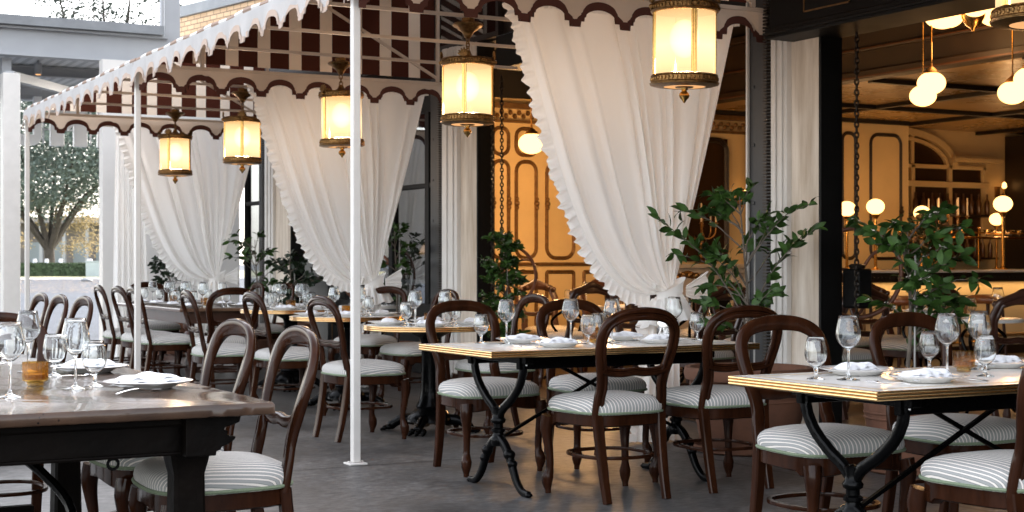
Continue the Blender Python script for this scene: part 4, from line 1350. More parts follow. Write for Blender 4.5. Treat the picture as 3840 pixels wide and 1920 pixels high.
# ------------------------------------------------------------------ round pedestal tables
def make_round():
    T = empty('round_pedestal_table', (0, 0, 0), 0, 'x', 'table', 'round pedestal tables')
    r = 0.465
    b = MB(); b.lathe([(0.001, 0.716), (r - 0.004, 0.716), (r - 0.004, 0.7495), (0.001, 0.7495)], 56)
    b.build('tabletop', M['marble'], T, angle=30)
    b = MB()
    for k in range(3):
        z = 0.7215 + k * 0.0118
        b.tube([(r * math.cos(2 * PI * i / 56), r * math.sin(2 * PI * i / 56), z) for i in range(56)], 0.0064, 8, True, (0, 0, 1))
    b.build('brass_edge', M['brass_edge'], T)
    b = MB(); b.lathe([(0.15, 0.7155), (0.15, 0.698), (0.075, 0.66), (0.062, 0.62), (0.060, 0.5), (0.066, 0.3), (0.080, 0.22), (0.10, 0.18), (0.095, 0.165), (0.125, 0.14), (0.165, 0.10), (0.17, 0.075), (0.12, 0.06), (0.001, 0.06)], 32)
    b.build('pedestal', M['iron'], T)
    for i in range(4):
        a = PI / 4 + PI / 2 * i + 0.05
        c, s = math.cos(a), math.sin(a)
        b = MB()
        b.tube(cr([(0.12 * c, 0.12 * s, 0.085), (0.20 * c, 0.20 * s, 0.085), (0.26 * c, 0.26 * s, 0.055), (0.30 * c, 0.30 * s, 0.03)], 4), 0.040, 10, ref=(-s, c, 0), scales=[1.1, 1.05, 1, .95, .9, .85, .8, .78, .75, .8, .85, .8, .6])
        for k in (-1, 0, 1):
            an = a + k * 0.14
            for q, (rr, z, sz) in enumerate(((0.295, 0.03, 0.021), (0.325, 0.022, 0.018), (0.347, 0.012, 0.011))):
                b.sphere((rr * math.cos(an), rr * math.sin(an), z), sz, 8, 6)
        b.build('claw_foot', M['iron'], T)
    return T
rt = placer(make_round())
rt((4.62, 9.60, 0), 0, 'round brass edged table just beyond the free standing post', 'round pedestal tables')
rt((4.80, 11.55, 0), R(10), 'round brass edged table in the middle of the three', 'round pedestal tables')
rt((5.02, 13.45, 0), R(20), 'round brass edged table beside the long dark table', 'round pedestal tables')

# ------------------------------------------------------------------ worn wooden table
WT = empty('worn_wooden_table', (0.95, 5.5, 0), 0, 'heavy old wooden table with a chipped thick top, close to the camera', 'table')
def wp(mb, name, m, **kw):
    mb.v = [(p[0] - 0.95, p[1] - 5.5, p[2]) for p in mb.v]
    return mb.build(name, m, WT, **kw)
rr = random.Random(3)
x0, x1, y0, y1 = 0.30, 1.60, 4.42, 6.60
loop = []
def edge_pts(ax, ay, bx, by, n):
    for i in range(n):
        t = i / n; j = rr.uniform(-0.003, 0.003)
        dx, dy = bx - ax, by - ay; l = math.hypot(dx, dy)
        loop.append((ax + dx * t - dy / l * j, ay + dy * t + dx / l * j))
edge_pts(x0, y0, x1, y0, 60); edge_pts(x1, y0, x1, y1, 90); edge_pts(x1, y1, x0, y1, 40); edge_pts(x0, y1, x0, y0, 60)
b = MB(); n = len(loop); vs = []; fs = []
lev = [(0.0, 0.722, 0.99), (0.0, 0.727, 1.0), (0.0, 0.752, 1.0), (0.0, 0.760, 0.994)]
cxm, cym = 0.95, 5.5
for q, (_, z, k) in enumerate(lev):
    for (x, y) in loop:
        jz = rr.uniform(-0.002, 0.002) if q in (1, 2) else 0
        jx = rr.uniform(-0.0015, 0.0015) if q == 2 else 0
        kx = k if k == 1 else 1 - 0.006 / 0.65 * (1 if k > 0.991 else 1)
        vs.append((cxm + (x - cxm) * kx + jx, cym + (y - cym) * (1 if k == 1 else 1 - 0.005), z + jz))
for q in range(3):
    for i in range(n):
        j = (i + 1) % n
        fs.append((q * n + i, q * n + j, (q + 1) * n + j, (q + 1) * n + i))
fs.append(tuple(range(3 * n, 4 * n))); fs.append(tuple(range(n))[::-1])
b.add(vs, fs)
m = M['oak_old']                                                            # knots, worm holes and plank joints
nt = m.node_tree; pb = nt.nodes['Principled BSDF']
tc = nt.nodes.new('ShaderNodeTexCoord')
vo = nt.nodes.new('ShaderNodeTexVoronoi'); vo.inputs['Scale'].default_value = 42
nt.links.new(tc.outputs['Object'], vo.inputs['Vector'])
vr = nt.nodes.new('ShaderNodeMapRange'); vr.inputs['From Min'].default_value = 0.10; vr.inputs['From Max'].default_value = 0.16
nt.links.new(vo.outputs['Distance'], vr.inputs[0])
nn = nt.nodes.new('ShaderNodeTexNoise'); nn.inputs['Scale'].default_value = 3.2
nt.links.new(tc.outputs['Object'], nn.inputs['Vector'])
nr = nt.nodes.new('ShaderNodeMapRange'); nr.inputs['From Min'].default_value = 0.5; nr.inputs['From Max'].default_value = 0.6
nt.links.new(nn.outputs['Fac'], nr.inputs[0])
sub = nt.nodes.new('ShaderNodeMath'); sub.operation = 'SUBTRACT'; sub.inputs[0].default_value = 1
nt.links.new(nr.outputs[0], sub.inputs[1])
mxn = nt.nodes.new('ShaderNodeMath'); mxn.operation = 'MAXIMUM'
nt.links.new(vr.outputs[0], mxn.inputs[0]); nt.links.new(sub.outputs[0], mxn.inputs[1])
vm = nt.nodes.new('ShaderNodeVectorMath'); vm.operation = 'SCALE'
nt.links.new(pb.inputs['Base Color'].links[0].from_socket, vm.inputs[0])
ad = nt.nodes.new('ShaderNodeMapRange'); ad.inputs['To Min'].default_value = 0.12; nt.links.new(mxn.outputs[0], ad.inputs[0])
nt.links.new(ad.outputs[0], vm.inputs['Scale']); nt.links.new(vm.outputs[0], pb.inputs['Base Color'])
wp(b, 'tabletop', M['oak_old'], angle=50)
b = MB()
b.box(0.42, 4.56, 0.60, 1.46, 4.60, 0.7215)
for y_ in (6.42,): b.box(0.42, y_, 0.60, 1.46, y_ + 0.04, 0.7215)
b.box(0.42, 4.601, 0.61, 0.46, 6.419, 0.7215); b.box(1.40, 4.601, 0.61, 1.44, 6.419, 0.7215)
b.box(0.42, 4.545, 0.598, 1.44, 4.5595, 0.610); b.box(0.40, 4.53, 0.69, 1.47, 4.5595, 0.715)
wp(b, 'apron', M['oak_black'], bevel=0.006, smooth=False)
b = MB()                                                                     # stepped carved bracket under the corner
prof = [(1.34, 0.50), (1.435, 0.50), (1.437, 0.525), (1.45, 0.53), (1.452, 0.545), (1.475, 0.56), (1.495, 0.585), (1.498, 0.60), (1.478, 0.605), (1.47, 0.622), (1.475, 0.632), (1.46, 0.64), (1.465, 0.655), (1.49, 0.665), (1.51, 0.68), (1.515, 0.7215), (1.34, 0.7215)]
prof = [(x, 0.598 + (z - 0.50) * 0.555) for x, z in prof]
b.prism(prof, 4.49, 4.529); b.prism(prof, 4.61, 4.66)
wp(b, 'carved_bracket', M['oak_black'], bevel=0.004, smooth=False)
for (lx, ly) in ((1.385, 4.64), (0.50, 4.64), (1.385, 6.33), (0.50, 6.33)):
    b = MB()
    pl = [(lx, ly + 0.0, 0.597), (lx, ly, 0.57), (lx, ly, 0.53), (lx, ly, 0.35), (lx, ly, 0.10), (lx, ly, 0.0)]
    b.sweep(pl, rrect(0.105, 0.10, 0.01), (0, 1, 0), [1.2, 1.1, 0.92, 0.98, 1.08, 1.1])
    wp(b, 'leg', M['oak_black'], angle=30)
b = MB(); b.box(0.55, 4.57, 0.12, 1.26, 4.63, 0.20); b.box(0.86, 4.631, 0.13, 0.96, 6.3, 0.18); b.box(0.55, 6.33, 0.12, 1.26, 6.38, 0.2)
wp(b, 'floor_rail', M['oak_black'], bevel=0.006, smooth=False)
b = MB()
for s in (-1, 1):
    b.tube(cr([(0.91, 4.62, 0.20), (0.91 + s * 0.10, 4.70, 0.26), (0.91 + s * 0.17, 4.85, 0.40), (0.91 + s * 0.10, 5.0, 0.52), (0.91, 5.15, 0.60)], 5), 0.016, 8, ref=(1, 0, 0))
b.tube(cr([(0.60, 4.66, 0.42), (0.75, 4.68, 0.30), (0.91, 4.70, 0.34), (1.05, 4.68, 0.30), (1.2, 4.66, 0.40)], 5), 0.012, 8)
wp(b, 'iron_brace', M['iron'])
b = MB(); b.tube([(1.14 + 0.016 * math.cos(2 * PI * i / 14), 4.57, 0.582 + 0.016 * math.sin(2 * PI * i / 14)) for i in range(14)], 0.005, 6, True)
wp(b, 'iron_ring', M['iron'])

# ------------------------------------------------------------------ long dark table
DT = empty('long_dark_table', (4.6, 15.3, 0), 0, 'long dark polished wood table at the street end, set for many', 'table')
def dp(mb, name, m, **kw):
    mb.v = [(p[0] - 4.6, p[1] - 15.3, p[2]) for p in mb.v]
    return mb.build(name, m, DT, **kw)
b = MB(); b.box(4.15, 14.10, 0.715, 5.05, 16.5, 0.75); dp(b, 'tabletop', mat('dark_table_top', (0.10, 0.055, 0.035), 0.18, var=0.3, vscale=4, coat=0.4), bevel=0.008, smooth=False)
b = MB(); b.box(4.24, 14.19, 0.60, 4.96, 14.22, 0.7145); b.box(4.24, 16.38, 0.60, 4.96, 16.41, 0.7145); b.box(4.24, 14.221, 0.60, 4.27, 16.379, 0.7145); b.box(4.93, 14.221, 0.60, 4.96, 16.379, 0.7145)
dp(b, 'apron', M['wood_dark'], bevel=0.004, smooth=False)
for (x, y) in ((4.28, 14.24), (4.92, 14.24), (4.28, 16.36), (4.92, 16.36)):
    b = MB(); b.lathe([(0.04, 0.0), (0.045, 0.05), (0.03, 0.1), (0.045, 0.16), (0.05, 0.22), (0.03, 0.27), (0.035, 0.4), (0.05, 0.5), (0.03, 0.53), (0.055, 0.56), (0.055, 0.599)], 14, (x, y, 0)); dp(b, 'leg', M['wood_dark'])
b = MB(); b.box(4.57, 14.3, 0.13, 4.63, 16.3, 0.19); b.box(4.3, 14.27, 0.12, 4.9, 14.32, 0.18); b.box(4.3, 16.3, 0.12, 4.9, 16.35, 0.18); dp(b, 'floor_rail', M['wood_dark'], smooth=False)

# street side table behind the worn one
ST = empty('wooden_side_table', (1.35, 10.8, 0), 0, 'dark wooden table with the three chair backs along it', 'table')
b = MB(); b.box(-0.45, -1.1, 0.71, 0.45, 1.1, 0.75); b.build('tabletop', M['wood_dark'], ST, bevel=0.006, smooth=False)
b = MB(); b.box(-0.38, -1.0, 0.6, 0.38, 1.0, 0.709); b.build('apron', M['wood_dark'], ST, bevel=0.004, smooth=False)
for sx in (-0.36, 0.36):
    for sy in (-0.98, 0.98):
        b = MB(); b.lathe([(0.03, 0), (0.04, 0.3), (0.03, 0.5), (0.045, 0.599)], 12, (sx, sy, 0)); b.build('leg', M['wood_dark'], ST)

# inside cafe tables on scrolled iron
def make_cafe():
    T = empty('inner_cafe_table', (0, 0, 0), 0, 'x', 'table', 'small tables inside the restaurant')
    b = MB(); b.lathe([(0.001, 0.72), (0.33, 0.72), (0.335, 0.735), (0.33, 0.75), (0.001, 0.75)], 36); b.build('tabletop', M['marble'], T)
    for i in range(3):
        a = 2 * PI * i / 3 + 0.4; c, s = math.cos(a), math.sin(a)
        b = MB()
        pts = cr([(0.05 * c, 0.05 * s, 0.72), (0.20 * c, 0.20 * s, 0.60), (0.12 * c, 0.12 * s, 0.45), (0.04 * c, 0.04 * s, 0.36), (0.10 * c, 0.10 * s, 0.22), (0.20 * c, 0.20 * s, 0.10), (0.28 * c, 0.28 * s, 0.02)], 5)
        b.tube(pts, 0.013, 8, ref=(-s, c, 0))
        b.tube([((0.13 + 0.05 * math.cos(2 * PI * k / 14)) * c, (0.13 + 0.05 * math.cos(2 * PI * k / 14)) * s, 0.30 + 0.05 * math.sin(2 * PI * k / 14)) for k in range(14)], 0.009, 6, True, (-s, c, 0))
        b.build('scroll_leg', M['iron'], T)
    return T
ct = placer(make_cafe())
CT = [(7.3, 10.2, 'round marble cafe table inside behind the flowering plant'), (8.2, 10.3, 'round marble cafe table inside under the curtain edge'),
      (9.5, 9.85, 'round marble cafe table inside beside the fireplace end'), (7.9, 9.45, 'round marble cafe table on iron scrolls in the bar room'),
      (8.9, 8.6, 'round marble cafe table by the leather stools'), (6.15, 12.7 + 1.45, 'small cafe table beside the slate steel pier'),
      (7.8, 12.95, 'round marble cafe table inside by the gilt panelled wall'), (8.7, 13.0, 'round marble cafe table inside near the wall end')]
for x, y, l in CT: ct((x, y, 0.004), random.uniform(0, 2), l, 'small tables inside the restaurant')
# ------------------------------------------------------------------ table ware
def vessel(outer, wall=0.0011, solid_to=0):
    """outer profile from the foot up; the bowl (from index solid_to) gets an inner wall"""
    inner = [(max(0.0006, r - wall), z + (wall if i == 0 else 0)) for i, (r, z) in enumerate(outer[solid_to:])]
    prof = [(0.0006, outer[0][1])] + list(outer) + inner[::-1]
    prof[-1] = (0.0006, inner[0][1] + 0.0006)
    return prof
def make_wine():
    T = empty('wine_glass', (0, 0, 0), 0, 'x', 'wine glass', 'x')
    b = MB(); b.open_lathe(vessel([(0.043, 0.0), (0.043, 0.0015), (0.030, 0.004), (0.012, 0.009), (0.0055, 0.018), (0.0042, 0.05), (0.0042, 0.10), (0.0060, 0.112), (0.018, 0.120), (0.036, 0.138), (0.0455, 0.155), (0.048, 0.166), (0.0478, 0.172), (0.0465, 0.182), (0.0435, 0.197), (0.041, 0.208), (0.0375, 0.224), (0.0345, 0.240)], 0.0012, 7), 30)
    b.build('glass_body', M['glass'], T, angle=80)
    return T
def make_goblet():
    T = empty('water_goblet', (0, 0, 0), 0, 'x', 'water glass', 'x')
    b = MB(); b.open_lathe(vessel([(0.034, 0.0), (0.034, 0.0015), (0.022, 0.005), (0.009, 0.010), (0.0055, 0.020), (0.007, 0.040), (0.020, 0.050), (0.036, 0.068), (0.0415, 0.088), (0.0418, 0.098), (0.0410, 0.110), (0.0388, 0.125), (0.036, 0.140), (0.0325, 0.158)], 0.0012, 5), 30)
    b.build('glass_body', M['glass'], T, angle=80)
    return T
def make_plate():
    T = empty('dinner_plate', (0, 0, 0), 0, 'x', 'plate', 'x')
    b = MB(); b.open_lathe([(0.001, 0.006), (0.072, 0.006), (0.085, 0.010), (0.098, 0.017), (0.138, 0.0235), (0.142, 0.0225), (0.138, 0.0205), (0.100, 0.012), (0.080, 0.002), (0.075, 0.0), (0.001, 0.0015)], 44)
    b.build('plate_body', M['china'], T, angle=60)
    return T
def make_napkin(seed):
    rr = random.Random(seed)
    b = MB()
    ph = [rr.uniform(0, 6) for _ in range(4)]
    for L_, (w, d, z) in enumerate(((0.098, 0.050, 0.0), (0.092, 0.047, 0.006), (0.080, 0.043, 0.011))):
        def f(u, v, L_=L_, w=w, d=d, z=z):
            x = (u - 0.5) * 2 * w; y = (v - 0.5) * 2 * d
            e = max(abs(u - 0.5), abs(v - 0.5)) * 2
            h = z + 0.0075 * (1 - e ** 5) + 0.0022 * math.sin(x * 60 + ph[0] + L_) * math.cos(y * 50 + ph[1]) + 0.0015 * math.sin(x * 130 + y * 90 + ph[2])
            return (x + 0.004 * math.sin(y * 70 + ph[3]), y + 0.003 * math.sin(x * 50 + ph[1]), max(0.0005 + z * 0.5, h))
        b.grid(f, 22, 14)
    o = b.build('folded_napkin', M['linen'], None, fixn=False)
    return o
def make_fork():
    b = MB()
    b.sweep(cr([(0, -0.10, 0.004), (0, -0.06, 0.009), (0, 0, 0.006), (0, 0.035, 0.003), (0, 0.05, 0.006)], 4), rrect(0.009, 0.002, 0.0005), (0, 0, 1), [1.0, 1, 1, .95, .9, .8, .75, .6, .55, .5, .5, .6, .9, 1.2, 1.7, 2.1, 2.4])
    for k in range(4):
        x = -0.0095 + 0.0063 * k
        b.sweep([(x, 0.048, 0.006), (x, 0.07, 0.003), (x, 0.095, 0.007)], rrect(0.0028, 0.002, 0.0004), (0, 0, 1))
    return b.build('fork', M['silver'], None)
def make_knife():
    b = MB()
    b.sweep([(0, -0.11, 0.004), (0, -0.02, 0.004)], rrect(0.011, 0.005, 0.001), (0, 0, 1))
    b.prism([(-0.005, -0.02), (0.006, -0.02), (0.009, 0.03), (0.008, 0.08), (0.0, 0.108), (-0.004, 0.10)], 0.0030, 0.0045, axis='z')
    return b.build('table_knife', M['silver'], None)
def make_spoon():
    b = MB()
    b.sweep(cr([(0, -0.11, 0.003), (0, -0.07, 0.010), (0, -0.02, 0.014), (0, 0.02, 0.006), (0, 0.045, 0.003)], 4), rrect(0.009, 0.002, 0.0005), (0, 0, 1))
    vs = b.open_lathe([(0.001, 0.001), (0.010, 0.0015), (0.018, 0.004), (0.021, 0.007)], 14, (0, 0.065, 0))
    return b.build('spoon', M['silver'], None)
def make_votive():
    T = empty('amber_votive', (0, 0, 0), 0, 'x', 'candle holder', 'ribbed amber glass candle holders')
    b = MB(); b.open_lathe([(0.001, 0.002), (0.026, 0.002), (0.027, 0.013), (0.030, 0.016), (0.040, 0.020), (0.042, 0.028), (0.0425, 0.084), (0.040, 0.084), (0.039, 0.030)], 56, rib=0.035)
    b.build('ribbed_cup', M['amber'], T, angle=20)
    b = MB(); b.lathe([(0.001, 0.022), (0.034, 0.022), (0.034, 0.042), (0.001, 0.042)], 24); b.build('wax', M['wax'], T)
    return T
pw, pg, pp_, pv = placer(make_wine()), placer(make_goblet()), placer(make_plate()), placer(make_votive())
naps = [placer(tag(make_napkin(i), 'x', 'napkin', 'x')) for i in range(3)]
pf, pk, ps = placer(tag(make_fork(), 'x', 'fork', 'x')), placer(tag(make_knife(), 'x', 'knife', 'x')), placer(tag(make_spoon(), 'x', 'spoon', 'x'))
rw = random.Random(11)
def zt(t): return t
G_ = {'w': 'stemmed wine glasses', 'g': 'footed water glasses', 'p': 'white dinner plates', 'n': 'folded white napkins', 'f': 'silver forks', 'k': 'silver knives', 's': 'silver spoons'}
def wine(x, y, z, lab): return pw((x, y, z), rw.uniform(0, 6), 'tall wine glass ' + lab, G_['w'])
def goblet(x, y, z, lab): return pg((x, y, z), rw.uniform(0, 6), 'short footed water glass ' + lab, G_['g'])
def plate(x, y, z, lab, rz=0.0, s=1.0):
    o = pp_((x, y, z), rw.uniform(0, 6), 'round white plate ' + lab, G_['p'])
    if s != 1.0: o.scale = (s, s, 1.15)
    i = rw.randrange(3)
    n = naps[i]((x, y, z + (0.0095 if s == 1 else 0.011)), rz + rw.uniform(-0.15, 0.15), 'folded napkin on plate ' + lab, G_['n'])
    n.scale = (1.2, 1.15, 2.0) if s != 1.0 else (1.05, 1.05, 1.9)
def fork(x, y, z, rz, lab): return pf((x, y, z), rz, 'silver fork ' + lab, G_['f'])
def knife(x, y, z, rz, lab): return pk((x, y, z), rz, 'silver knife ' + lab, G_['k'])
def spoon(x, y, z, rz, lab): return ps((x, y, z), rz, 'silver spoon ' + lab, G_['s'])
# worn wooden table
Z = 0.7605
W1 = 'of the worn wooden table'
plate(1.40, 5.13, Z, 'near the chipped corner ' + W1, R(10), 1.06)
plate(1.40, 5.98, Z, 'at the second place ' + W1, R(15), 1.06)
plate(1.00, 6.33, Z, 'beyond the tall glasses ' + W1, R(60), 1.06)
wine(1.17, 5.20, Z, 'nearer the chipped corner ' + W1)
wine(0.915, 4.98, Z, 'cut by the picture edge on the worn wooden table')
wine(1.19, 6.10, Z, 'behind the amber votive ' + W1)
goblet(1.255, 5.29, Z, 'beside the corner plate ' + W1)
goblet(1.235, 5.84, Z, 'behind the amber votive ' + W1)
pv((1.075, 5.39, Z), 0, 'ribbed amber candle holder on the worn wooden table', 'ribbed amber glass candle holders')
spoon(1.33, 4.955, Z, R(-62), 'under the near rim of the corner plate ' + W1)
fork(1.30, 5.75, Z, R(-60), 'below the second plate ' + W1)
# middle table
Z = 0.7512
W2 = 'on the middle table'
plate(4.00, 6.77, Z, 'near the camera, fork end, ' + W2)
plate(4.66, 6.80, Z, 'near the camera, behind a chair ring, ' + W2)
plate(4.02, 7.19, Z, 'across, fork end, ' + W2, R(5))
plate(4.68, 7.18, Z, 'across, curtain side, ' + W2)
goblet(3.80, 7.26, Z, 'alone at the corner ' + W2)
wine(3.88, 7.12, Z, 'beside the corner water glass ' + W2)
wine(4.27, 7.10, Z, 'beside the votive ' + W2)
goblet(4.27, 6.92, Z, 'before the votive ' + W2)
pv((4.35, 7.02, Z), 0, 'ribbed amber candle holder on the middle brass edged table', 'ribbed amber glass candle holders')
goblet(4.46, 7.12, Z, 'seen through the chair ring ' + W2)
wine(4.45, 6.96, Z, 'over the chair ring ' + W2)
wine(5.00, 7.16, Z, 'before the curtain tie ' + W2)
goblet(5.03, 6.98, Z, 'before the potted citrus ' + W2)
fork(3.80, 6.76, Z, R(8), 'at the camera side place, fork end, ' + W2)
knife(4.19, 6.77, Z, R(-5), 'at the camera side place, fork end, ' + W2)
fork(4.47, 6.80, Z, R(5), 'inside the chair ring ' + W2)
knife(4.86, 6.82, Z, R(3), 'by the potted citrus, camera side, ' + W2)
knife(3.84, 7.0, Z, R(80), 'across from the fork, corner end, ' + W2)
fork(4.22, 7.22, Z, R(185), 'across, behind the votive, ' + W2)
# table at the picture edge
W3 = 'on the table by the bar room'
plate(4.01, 4.13, Z, 'near the camera ' + W3)
plate(4.03, 4.53, Z, 'across, corner end, ' + W3, R(8))
plate(4.84, 4.56, Z, 'across, behind the glasses, ' + W3)
plate(4.75, 4.10, Z, 'beyond the votive, camera side, ' + W3)
goblet(3.74, 4.43, Z, 'at the corner ' + W3)
wine(3.82, 4.34, Z, 'between the two corner plates ' + W3)
wine(4.34, 4.36, Z, 'in front of the votive ' + W3)
goblet(4.40, 4.22, Z, 'before the picture edge ' + W3)
wine(4.66, 4.50, Z, 'tallest beside the votive ' + W3)
goblet(4.48, 4.60, Z, 'half behind another glass ' + W3)
pv((4.50, 4.43, Z), 0, 'ribbed amber candle holder on the table by the bar room', 'ribbed amber glass candle holders')
fork(3.81, 4.12, Z, R(12), 'at the camera side ' + W3)
knife(4.21, 4.13, Z, R(-3), 'at the camera side ' + W3)
fork(4.23, 4.56, Z, R(170), 'at the far side ' + W3)
knife(3.82, 4.56, Z, R(80), 'at the far corner ' + W3)
# round tables
def round_set(cx, cy, a0, nm, n=4):
    names = ['street', 'near', 'house', 'back']
    for i in range(n):
        a = a0 + 2 * PI * i / n
        c, s = math.cos(a), math.sin(a)
        q = names[i]
        plate(cx + 0.29 * c, cy + 0.29 * s, 0.7505, 'at the %s side of the %s' % (q, nm), a + PI / 2)
        if i % 2 == 0 or n == 2:
            fork(cx + 0.29 * c - 0.19 * s, cy + 0.29 * s + 0.19 * c, 0.7505, a + PI / 2, 'at the %s side of the %s' % (q, nm))
        wine(cx + 0.15 * math.cos(a + 0.75), cy + 0.15 * math.sin(a + 0.75), 0.7505, 'towards the %s side of the %s' % (q, nm))
        goblet(cx + 0.24 * math.cos(a + 0.80), cy + 0.24 * math.sin(a + 0.80), 0.7505, 'towards the %s side of the %s' % (q, nm))
    pv((cx, cy, 0.7505), 0, 'ribbed amber candle holder on the ' + nm, 'ribbed amber glass candle holders')
round_set(4.62, 9.60, R(-115), 'round table beyond the post')
round_set(4.80, 11.55, R(-110), 'second round table')
round_set(5.02, 13.45, R(-120), 'third round table')
# long dark table
k = 0
nth = ['first', 'second', 'third', 'fourth']
for side, x in (('street', 4.33), ('house', 4.87)):
    for i, y in enumerate((14.35, 14.95, 15.55, 16.15)):
        lab = 'at the %s %s side place, long dark table' % (nth[i], side)
        plate(x, y, 0.7505, lab, R(90))
        sx = 1 if side == 'street' else -1
        wine(x + sx * 0.17, y + 0.16, 0.7505, lab)
        goblet(x + sx * 0.10, y + 0.24, 0.7505, lab)
for y in (14.75, 15.85): pv((4.6, y, 0.7505), 0, 'ribbed amber candle holder, %s on the long dark table' % ('nearer' if y < 15 else 'farther'), 'ribbed amber glass candle holders')
# inside tables
for i, (x, y, l) in enumerate(CT):
    nm = l.replace('round marble cafe table ', 'on the cafe table ').replace('small cafe table', 'on the cafe table').replace('inside ', '')
    plate(x - 0.15, y - 0.12, 0.7545, nm)
    wine(x + 0.12, y - 0.08, 0.7545, nm); goblet(x + 0.02, y + 0.10, 0.7545, nm)
# steel water jug on the middle table's far end
JG = empty('steel_jug', (5.02, 7.28, 0.7512), 0, 'polished steel jug standing behind the water glass by the potted citrus', 'jug')
b = MB(); b.lathe([(0.001, 0), (0.045, 0), (0.05, 0.01), (0.048, 0.10), (0.040, 0.125), (0.046, 0.13), (0.001, 0.128)], 24); b.build('jug_body', M['silver'], JG)
b = MB(); b.tube(cr([(0.045, 0, 0.11), (0.085, 0, 0.10), (0.085, 0, 0.05), (0.048, 0, 0.03)], 5), 0.006, 8); b.build('handle', M['silver'], JG)

# ------------------------------------------------------------------ potted plants
def leaf_at(mb, p, d, L_, w, rnd):
    d = d.normalized()
    up = Vector((0, 0, 1))
    side = d.cross(up)
    if side.length < 0.05: side = Vector((1, 0, 0))
    side.normalize(); nrm = side.cross(d).normalized()
    roll = rnd.uniform(-1.5, 1.5)
    side = (side * math.cos(roll) + nrm * math.sin(roll)).normalized(); nrm = side.cross(d).normalized()
    vs = []
    for t, ww, dz in ((0.0, 0.06, 0.0), (0.22, 0.72, 0.02), (0.5, 1.0, 0.015), (0.78, 0.66, -0.04), (1.0, 0.02, -0.14)):
        c = p + d * (L_ * t) + nrm * (dz * L_)
        vs += [tuple(c - side * (w * ww / 2) + nrm * (0.10 * w * ww)), tuple(c), tuple(c + side * (w * ww / 2) + nrm * (0.10 * w * ww))]
    fs = []
    for i in range(4):
        for j in range(2):
            a = i * 3 + j; fs.append((a, a + 1, a + 4, a + 3))
    mb.add(vs, fs)
